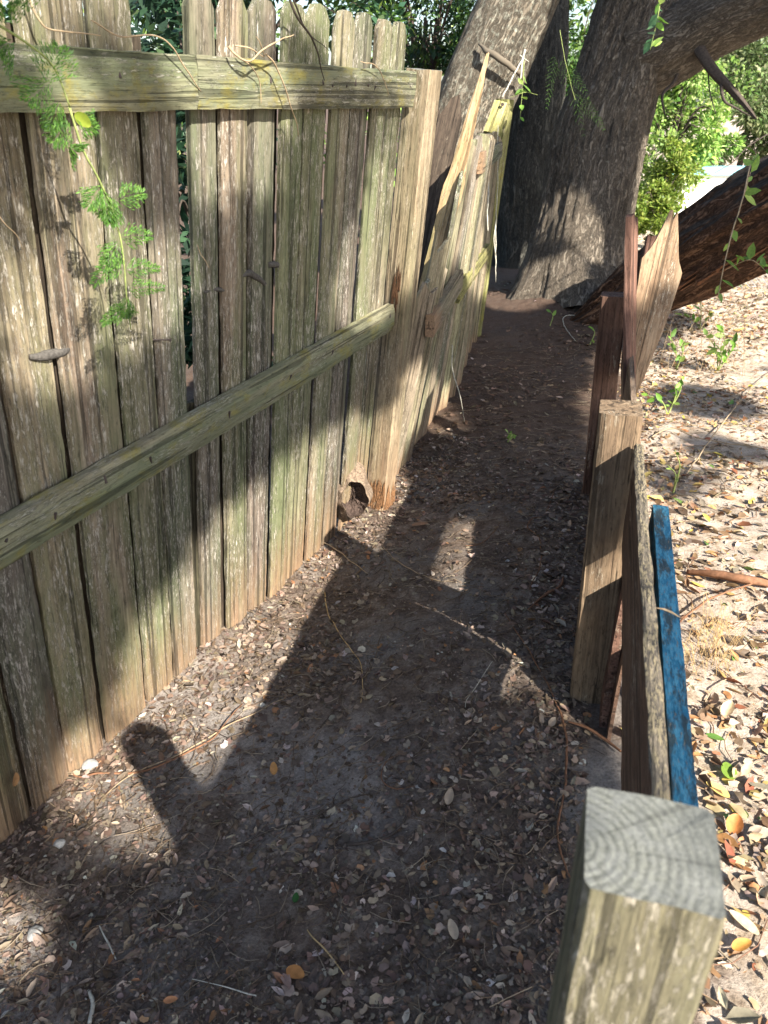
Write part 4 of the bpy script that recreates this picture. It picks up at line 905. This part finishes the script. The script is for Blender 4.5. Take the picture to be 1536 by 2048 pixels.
fr2 = [(q(150, 235), q(190, 250), .028), (q(140, 240), q(105, 275), .035), (q(135, 290), q(150, 300), .03), (q(205, 370), q(175, 405), .03), (q(205, 375), q(215, 430), .035), (q(235, 400), q(285, 375), .03), (q(230, 400), q(220, 440), .03),
       (q(240, 475), q(300, 460), .026), (q(240, 480), q(205, 530), .03), (q(245, 515), q(185, 555), .026), (q(250, 540), q(315, 525), .022), (q(255, 580), q(325, 562), .02), (q(255, 590), q(250, 625), .026), (q(258, 615), q(205, 635), .022)]
f2 = fern('slender asparagus fern hanging down in front of the left boards', [q(140, 215), q(165, 300), q(205, 375), q(240, 470), q(255, 600), q(262, 660)], fr2, 4)
def oneleaf(name, label, p, ax, nr, l, wd, col, mat, cat='leaf', curl=1.0, group=None):
    v_, f_, c_ = leaves(np.array([p]), np.array([ax], float), np.array([nr], float), np.array([l]), np.array([wd]), np.array([col]), (LT, LF), np.array([curl]))
    # subdivide once for a rounder outline
    o = tag(link(name, mesh(name, v_, f_, True, c_), mat), label, cat, group); md = o.modifiers.new('s', 'SUBSURF'); md.levels = 2; md.render_levels = 2; return o
oneleaf('vine_leaf', 'single yellow green oval leaf on the fern stem under the top rail', q(145, 222), q(172, 245) - q(145, 222), -ray(160, 230), .042, .022, (.30, .38, .05), M_LEAF)

def leafy(name, label, cat, stems, lv, pal, seed, smat=M_GSTEM, group=None, size=.05, aspect=.5):
    """stems: list of (pts, radii); lv: leaves per stem"""
    rg = np.random.RandomState(seed); root = empty(name, label, cat, stems[0][0][0], group); mb = MB(); P, A, Nn = [], [], []
    for pts, r_ in stems:
        v_, f_ = tube(pts, r_, 5, 16, .003, seed); mb.add(v_, f_); sp = spline(pts, 40)
        for i in range(lv):
            k = int(8 + 31 * (i + rg.rand()) / lv); k = min(k, 39); P.append(sp[k]); tt = sp[k] - sp[k - 1]; d_ = unit(rg, 1)[0] * 1.0 + tt / (np.linalg.norm(tt) + 1e-9) * .5; d_[2] += .1; A.append(d_); Nn.append(unit(rg, 1)[0] * .6 + np.array([0, -.5, .8]))
    n = len(P); Ln = size * rg.uniform(.6, 1.25, n); v_, f_, c_ = leaves(np.array(P), np.array(A), np.array(Nn), Ln, Ln * aspect, pick(rg, n, pal))
    part('stem', mb.mesh('stem', True), smat, root); o = part('leaves', mesh('leaves', v_, f_, True, c_), M_LEAF, root); return root
SEED = [(.20, .36, .06, 3), (.28, .42, .10, 2), (.14, .27, .05, 2)]
def sap(label, u, v, tops, lv, seed, size=.06, name='sapling'):
    b0 = drop(u, v); st = []
    for (du, dv, dD) in tops:
        D0 = (b0 - O) @ np.array([0, cs, -sn]); t = at(u + du, v + dv, D0 + dD); st.append(([b0, b0 * .5 + t * .5 + np.array([.02, 0, .02]), t], [.004, .003, .0015]))
    return leafy(name, label, 'plant', st, lv, SEED, seed, size=size)
sap('bushy bright green sapling in the middle of the yard', 1436, 742, [(10, -90, -.1), (-25, -75, -.1), (35, -60, 0), (0, -50, -.2)], 7, 61, .075)
sap('round leaved green seedling against the split picket', 1352, 740, [(-15, -70, 0), (12, -55, -.1)], 6, 62, .06)
sap('sparse seedling with yellow green leaves under the fallen trunk', 1400, 660, [(-10, -90, -.2), (20, -40, -.1), (-35, -30, 0)], 6, 63, .07)
sap('leafy sprig rising beside the jagged picket, below the trunk', 1335, 830, [(-40, -40, 0), (15, -60, -.1), (30, -75, -.1)], 5, 64, .05)
sap('thin pale weed in the open sand right of the middle post', 1345, 990, [(5, -90, -.1), (-10, -60, 0)], 3, 65, .025, 'weed')
sap('dark seedling alone at the end of the shaded path', 1180, 690, [(5, -35, 0)], 3, 66, .07)
sap('tiny green sprig in the middle of the shaded path', 1015, 885, [(0, -18, 0), (10, -12, 0)], 4, 67, .03, 'weed')
sap('tiny grass green sprig by the foot of the right planks', 1100, 600 + 52, [(0, -30, 0)], 3, 68, .04)
leafy('climbing_vine', 'green vine hanging over the fallen trunk near the right edge', 'vine', [([at(1500, 330, 3.9), at(1485, 400, 3.9), at(1460, 480, 3.9), at(1442, 560, 3.9), at(1436, 600, 3.9)], [.004, .004, .0035, .003, .002]), ([at(1470, 450, 3.9), at(1500, 350, 4.0), at(1515, 300, 4.0)], [.002, .002, .001]), ([at(1450, 540, 3.9), at(1500, 520, 3.8), at(1535, 545, 3.8)], [.002, .002, .001])], 8, SEED, 71, M_TWIG, size=.075)
leafy('climbing_vine', 'small leafy twig hanging before the oak trunk at the top edge', 'vine', [([at(1325, -30, 4.6), at(1318, 20, 4.6), at(1310, 60, 4.6), at(1300, 100, 4.6)], [.004, .003, .002, .001])], 14, SEED + [(.10, .2, .1, 3)], 72, size=.085)
leafy('climbing_vine', 'green sprig hanging by the leaning post, before the dark trunk', 'vine', [([at(1048, 120, 4.9), at(1045, 180, 4.9), at(1040, 240, 4.9)], [.003, .002, .001]), ([at(1075, 190, 4.9), at(1050, 185, 4.9), at(1020, 195, 4.9)], [.002, .002, .001])], 6, SEED, 73, size=.07)
fA = [(at(1130, 130, 5.0), at(1170, 250, 4.9), .09), (at(1150, 190, 5.0), at(1210, 245, 4.9), .07), (at(1110, 110, 5.1), at(1095, 200, 5.0), .07), (at(1120, 120, 5.1), at(1180, 180, 5.0), .07)]
fern('feathery fern frond hanging between the dark trunk and the big oak', [at(1120, 60, 5.2), at(1130, 120, 5.1), at(1150, 200, 5.0)], fA, 9)
stemthing('bare_twig', 'bare forked dead twig against the white wall at the right edge', 'twig', [([at(1560, 255, 4.6), at(1500, 290, 4.6), at(1465, 325, 4.6), at(1430, 345, 4.6)], [.006, .005, .004, .002]), ([at(1510, 285, 4.6), at(1512, 310, 4.6), at(1530, 330, 4.6)], [.003, .002, .001]), ([at(1495, 295, 4.6), at(1460, 290, 4.6), at(1448, 300, 4.6)], [.003, .002, .001])], M_DARKTWIG)
# dry bent stems among the saplings
for i, (lab, pts) in enumerate([('long pale stick lying diagonally across the sunny sand', [(1372, 952), (1420, 890), (1480, 810), (1540, 745)]), ('dry arched stem in the sand below the saplings', [(1300, 880), (1345, 868), (1400, 890), (1540, 905)]),
                              ('brown stick at the lower right, running toward the frame edge', [(1335, 1270), (1400, 1225), (1470, 1195), (1545, 1165)]), ('brown bark-covered branch half buried in the yard', [(1375, 1150), (1430, 1165), (1490, 1178), (1545, 1175)])]):
    stemthing('stick', lab, 'stick', [([drop(u, v, .012 + .02 * (j in (1, 2))) for j, (u, v) in enumerate(pts)], [.004, .005, .004, .003] if i != 3 else [.012, .02, .022, .018])], [M_TWIG, M_TWIG, M_ROOT, M_ROOT][i])
rgw = np.random.RandomState(6); pth = []
for k in range(60):
    b_ = drop(1415 + rgw.uniform(-35, 45), 1310 + rgw.uniform(-40, 45), .003); l = rgw.uniform(.06, .16); dv = np.array([rgw.uniform(-.6, .6), rgw.uniform(-.6, .6), 1.0]) * l; e_ = b_ + dv; e2 = e_ + np.array([rgw.uniform(-.05, .05), rgw.uniform(-.05, .05), -.05])
    pth.append(([b_, b_ * .5 + e_ * .5 + np.array([0, 0, .01]), e_, e2], [.0009, .0009, .0008, .0005]))
stemthing('dry_weed', 'wiry straw coloured dead weed tuft beside the blue board', 'weed', pth, M_STRAW, seg=4)
rgw = np.random.RandomState(16); pth = []
for k in range(40):
    b_ = drop(1400 + rgw.uniform(-90, 110), 690 + rgw.uniform(-60, 70), .003); l = rgw.uniform(.2, .5); dv = np.array([rgw.uniform(-.7, .5), rgw.uniform(-.4, .4), .9]) * l; e_ = b_ + dv
    pth.append(([b_, b_ * .5 + e_ * .5 + np.array([0, 0, .03]), e_], [.0022, .0018, .001]))
stemthing('dry_weed', 'thicket of thin dry brown stems under the fallen trunk', 'weed', pth, M_TWIG, seg=4)

# roots and twigs on the path
def groundline(name, label, cat, pts, r_, mat, lift=.006):
    P = [drop(u, v, lift) for u, v in pts]; return stemthing(name, label, cat, [(P, r_)], mat, seg=6)
groundline('root', 'long thin root curving past the right planks down to the near post', 'root', [(1010, 1230), (1060, 1310), (1105, 1390), (1130, 1480), (1128, 1580), (1115, 1660), (1130, 1740), (1152, 1778)], [.002, .003, .004, .004, .004, .0035, .003, .002], M_ROOT)
groundline('root', 'red root lying from the left boards up to the path middle', 'root', [(120, 1500), (150, 1555), (200, 1550), (280, 1548), (360, 1515), (430, 1475), (485, 1410)], [.002, .003, .004, .0045, .004, .003, .0015], M_ROOT)
groundline('root', 'straight pale-ended root running beside the red root', 'root', [(205, 1600), (260, 1555), (360, 1510), (440, 1465), (515, 1428), (570, 1400)], [.0012, .002, .0025, .003, .002, .001], M_TWIG)
groundline('twig', 'long yellowish twig bent down the middle of the path', 'twig', [(648, 1188), (660, 1235), (690, 1285), (720, 1330), (725, 1375), (722, 1408)], [.003, .003, .0025, .002, .002, .0015], M_STRAW)
groundline('root', 'dark buried root crossing the near hollow', 'root', [(460, 1700), (540, 1665), (620, 1640), (700, 1600), (760, 1590)], [.002, .004, .004, .003, .002], M_DARKTWIG)
groundline('root', 'forked dark root on the right of the grey hollow', 'root', [(650, 1700), (740, 1690), (800, 1660), (825, 1600)], [.003, .005, .005, .002], M_DARKTWIG)
groundline('root', 'looped orange root by the middle post', 'root', [(1060, 1180), (1080, 1130), (1078, 1080), (1055, 1060), (1065, 1040), (1090, 1030), (1110, 980)], [.002, .003, .003, .003, .003, .003, .002], M_ROOT)
groundline('root', 'small orange rootlet left of the looped root', 'root', [(930, 1095), (960, 1090), (985, 1070), (1000, 1045)], [.0015, .002, .002, .001], M_ROOT)
groundline('twig', 'short white twig lying in the lower left', 'twig', [(200, 1853), (215, 1885), (233, 1920)], [.002, .003, .002], M_STRING)
groundline('twig', 'crooked straw coloured twig in the bottom middle', 'twig', [(615, 1860), (640, 1890), (670, 1925), (690, 1955)], [.0015, .0025, .002, .0015], M_STRAW)
groundline('twig', 'pale bark strip at the bottom left edge', 'twig', [(178, 1985), (186, 2010), (180, 2050)], [.005, .006, .006], M_STRING)
groundline('twig', 'reddish splintered stick in front of the middle post', 'twig', [(1055, 1225), (1090, 1195), (1120, 1175), (1127, 1160)], [.003, .007, .006, .002], M_ROOT, .012)
groundline('twig', 'brown forked stick by the foot of the right planks', 'twig', [(1135, 1450), (1170, 1462), (1210, 1485), (1240, 1510)], [.003, .006, .006, .004], M_ROOT, .010)
groundline('twig', 'thin pale twig lying across the lower middle', 'twig', [(385, 1965), (440, 1975), (490, 1990), (512, 1995)], [.001, .0015, .0022, .002], M_STRING)
groundline('twig', 'tan twig arching by the foot of the boards, in the sun strip', 'twig', [(585, 1110), (640, 1090), (690, 1120), (735, 1155)], [.002, .003, .003, .002], M_TWIG, .015)
groundline('twig', 'grey twig in the shade beyond the sun strip', 'twig', [(765, 1095), (800, 1130), (860, 1160), (915, 1168)], [.002, .002, .002, .001], M_TWIG)
groundline('twig', 'white thread-like twig left of the middle post foot', 'twig', [(985, 1325), (960, 1365), (935, 1400), (930, 1420)], [.001, .0016, .0016, .001], M_STRING)
groundline('root', 'curled root left of the long thin root, near side', 'root', [(805, 1505), (770, 1530), (762, 1560), (790, 1580), (830, 1575)], [.001, .0018, .002, .002, .001], M_ROOT)
groundline('root', 'thin root curling off the left boards at their foot', 'root', [(78, 1585), (110, 1615), (150, 1632)], [.001, .002, .001], M_TWIG)
groundline('root', 'pale bent root at the end of the path before the oak', 'root', [(1170, 640), (1130, 640), (1128, 660), (1150, 690)], [.003, .004, .004, .003], M_STRING, .03)

# leaves that stand out
def fallen(label, u, v, ang, l, wd, col, curl=1.0, lift=.012, mat=M_DRY, tilt=(0, 0)):
    p = drop(u, v, lift); ax = np.array([math.cos(ang), math.sin(ang), .05]); p = p - ax * l * .5; return oneleaf('fallen_leaf', label, p, ax, (tilt[0], tilt[1], 1), l, wd, col, mat, 'leaf', curl)
fallen('large orange brown leaf, glossy, at the bottom middle', 592, 1955, -.5, .050, .030, (.42, .19, .06), .8)
fallen('orange leaf lying flat near the bottom left', 343, 2008, .1, .034, .016, (.48, .22, .10), .6)
fallen('upright orange brown leaf above the grey hollow', 548, 1545, 1.75, .050, .022, (.45, .23, .08), .9)
fallen('tan leaf beside the dark root, right of the grey hollow', 898, 1602, 1.3, .055, .024, (.36, .28, .20), .8)
fallen('pale tan leaf left of the near post, low in the frame', 905, 1868, 1.8, .050, .022, (.37, .30, .22), .9)
fallen('brown leaf on the path beyond the sun strip', 840, 1055, .05, .085, .03, (.26, .15, .09), .6)
fallen('bright green leaf in the dark near soil', 592, 1803, 1.5, .028, .016, (.04, .13, .03), .6, mat=M_LEAF)
fallen('green oval leaf on the sand beside the near post', 1455, 1550, 1.5, .062, .04, (.24, .38, .06), .5, mat=M_LEAF)
fallen('narrow green leaf above the oval green one', 1428, 1483, -.6, .055, .024, (.14, .28, .06), .6, mat=M_LEAF)
fallen('curled orange leaf right of the near post top', 1465, 1662, 1.0, .065, .04, (.50, .20, .06), 2.2)
fallen('pale folded leaf in the sand above the green leaves', 1452, 1430, .9, .07, .035, (.6, .46, .28), 1.8)
fallen('yellow leaf beside the green oval leaf', 1432, 1590, 2.4, .07, .032, (.62, .46, .15), 1.2)
fallen('long tan leaf low at the right edge', 1484, 1855, 2.3, .075, .026, (.6, .47, .30), .8)
fallen('small orange leaf near the lower right corner', 1480, 1900, .3, .05, .026, (.55, .26, .06), 1.2)
oneleaf('fallen_leaf', 'brown leaf standing against the leftmost board at its foot', fp(30, 1575, .02), FU + FD * .1, FN, .055, .022, (.34, .19, .09), M_DRY)
def stone(label, u, v, r_, seed):
    rg = np.random.RandomState(seed); import bmesh
    bm = bmesh.new(); bmesh.ops.create_icosphere(bm, subdivisions=3, radius=1)
    for vv in bm.verts:
        n_ = vnoise(np.array([list(vv.co * 1.3 + Vector((seed, 3, 2)))]), seed)[0]; vv.co = vv.co * r_ * (.75 + .5 * n_); vv.co.z *= .65
    me = bpy.data.meshes.new('stone'); bm.to_mesh(me); bm.free(); o = tag(link('stone', me, M_STONE), label, 'stone'); o.location = drop(u, v, r_ * .25); return o
stone('pale grey stone at the foot of the left boards', 182, 1532, .020, 3); stone('small pale stone left of the near hollow', 120, 1690, .013, 5); stone('flat grey pebble lower left beside the bank', 70, 1870, .016, 8)

# repeats of one kind share a group
GROUPS = {'oak_tree': 'oaks at the end of the path', 'dry_vine': 'dry vines on the tall fence', 'hanging_root': 'pale roots hanging by the leaning fence', 'mud_nest': 'mud daubs on the boards', 'root': 'roots lying on the path', 'twig': 'twigs lying on the path',
          'fallen_leaf': 'single fallen leaves that stand out', 'stone': 'stones at the fence foot', 'sapling': 'green seedlings', 'weed': 'small weeds', 'dry_weed': 'dead weeds in the yard', 'stick': 'sticks in the yard', 'asparagus_fern': 'asparagus ferns', 'climbing_vine': 'hanging leafy vines',
          'leafy_tree': 'trees beyond the fences', 'shrub': 'shrubs beyond the fences'}
for o in bpy.context.scene.objects:
    k = o.name.split('.')[0]
    if o.parent is None and 'category' in o.keys() and k in GROUPS: o['group'] = GROUPS[k]
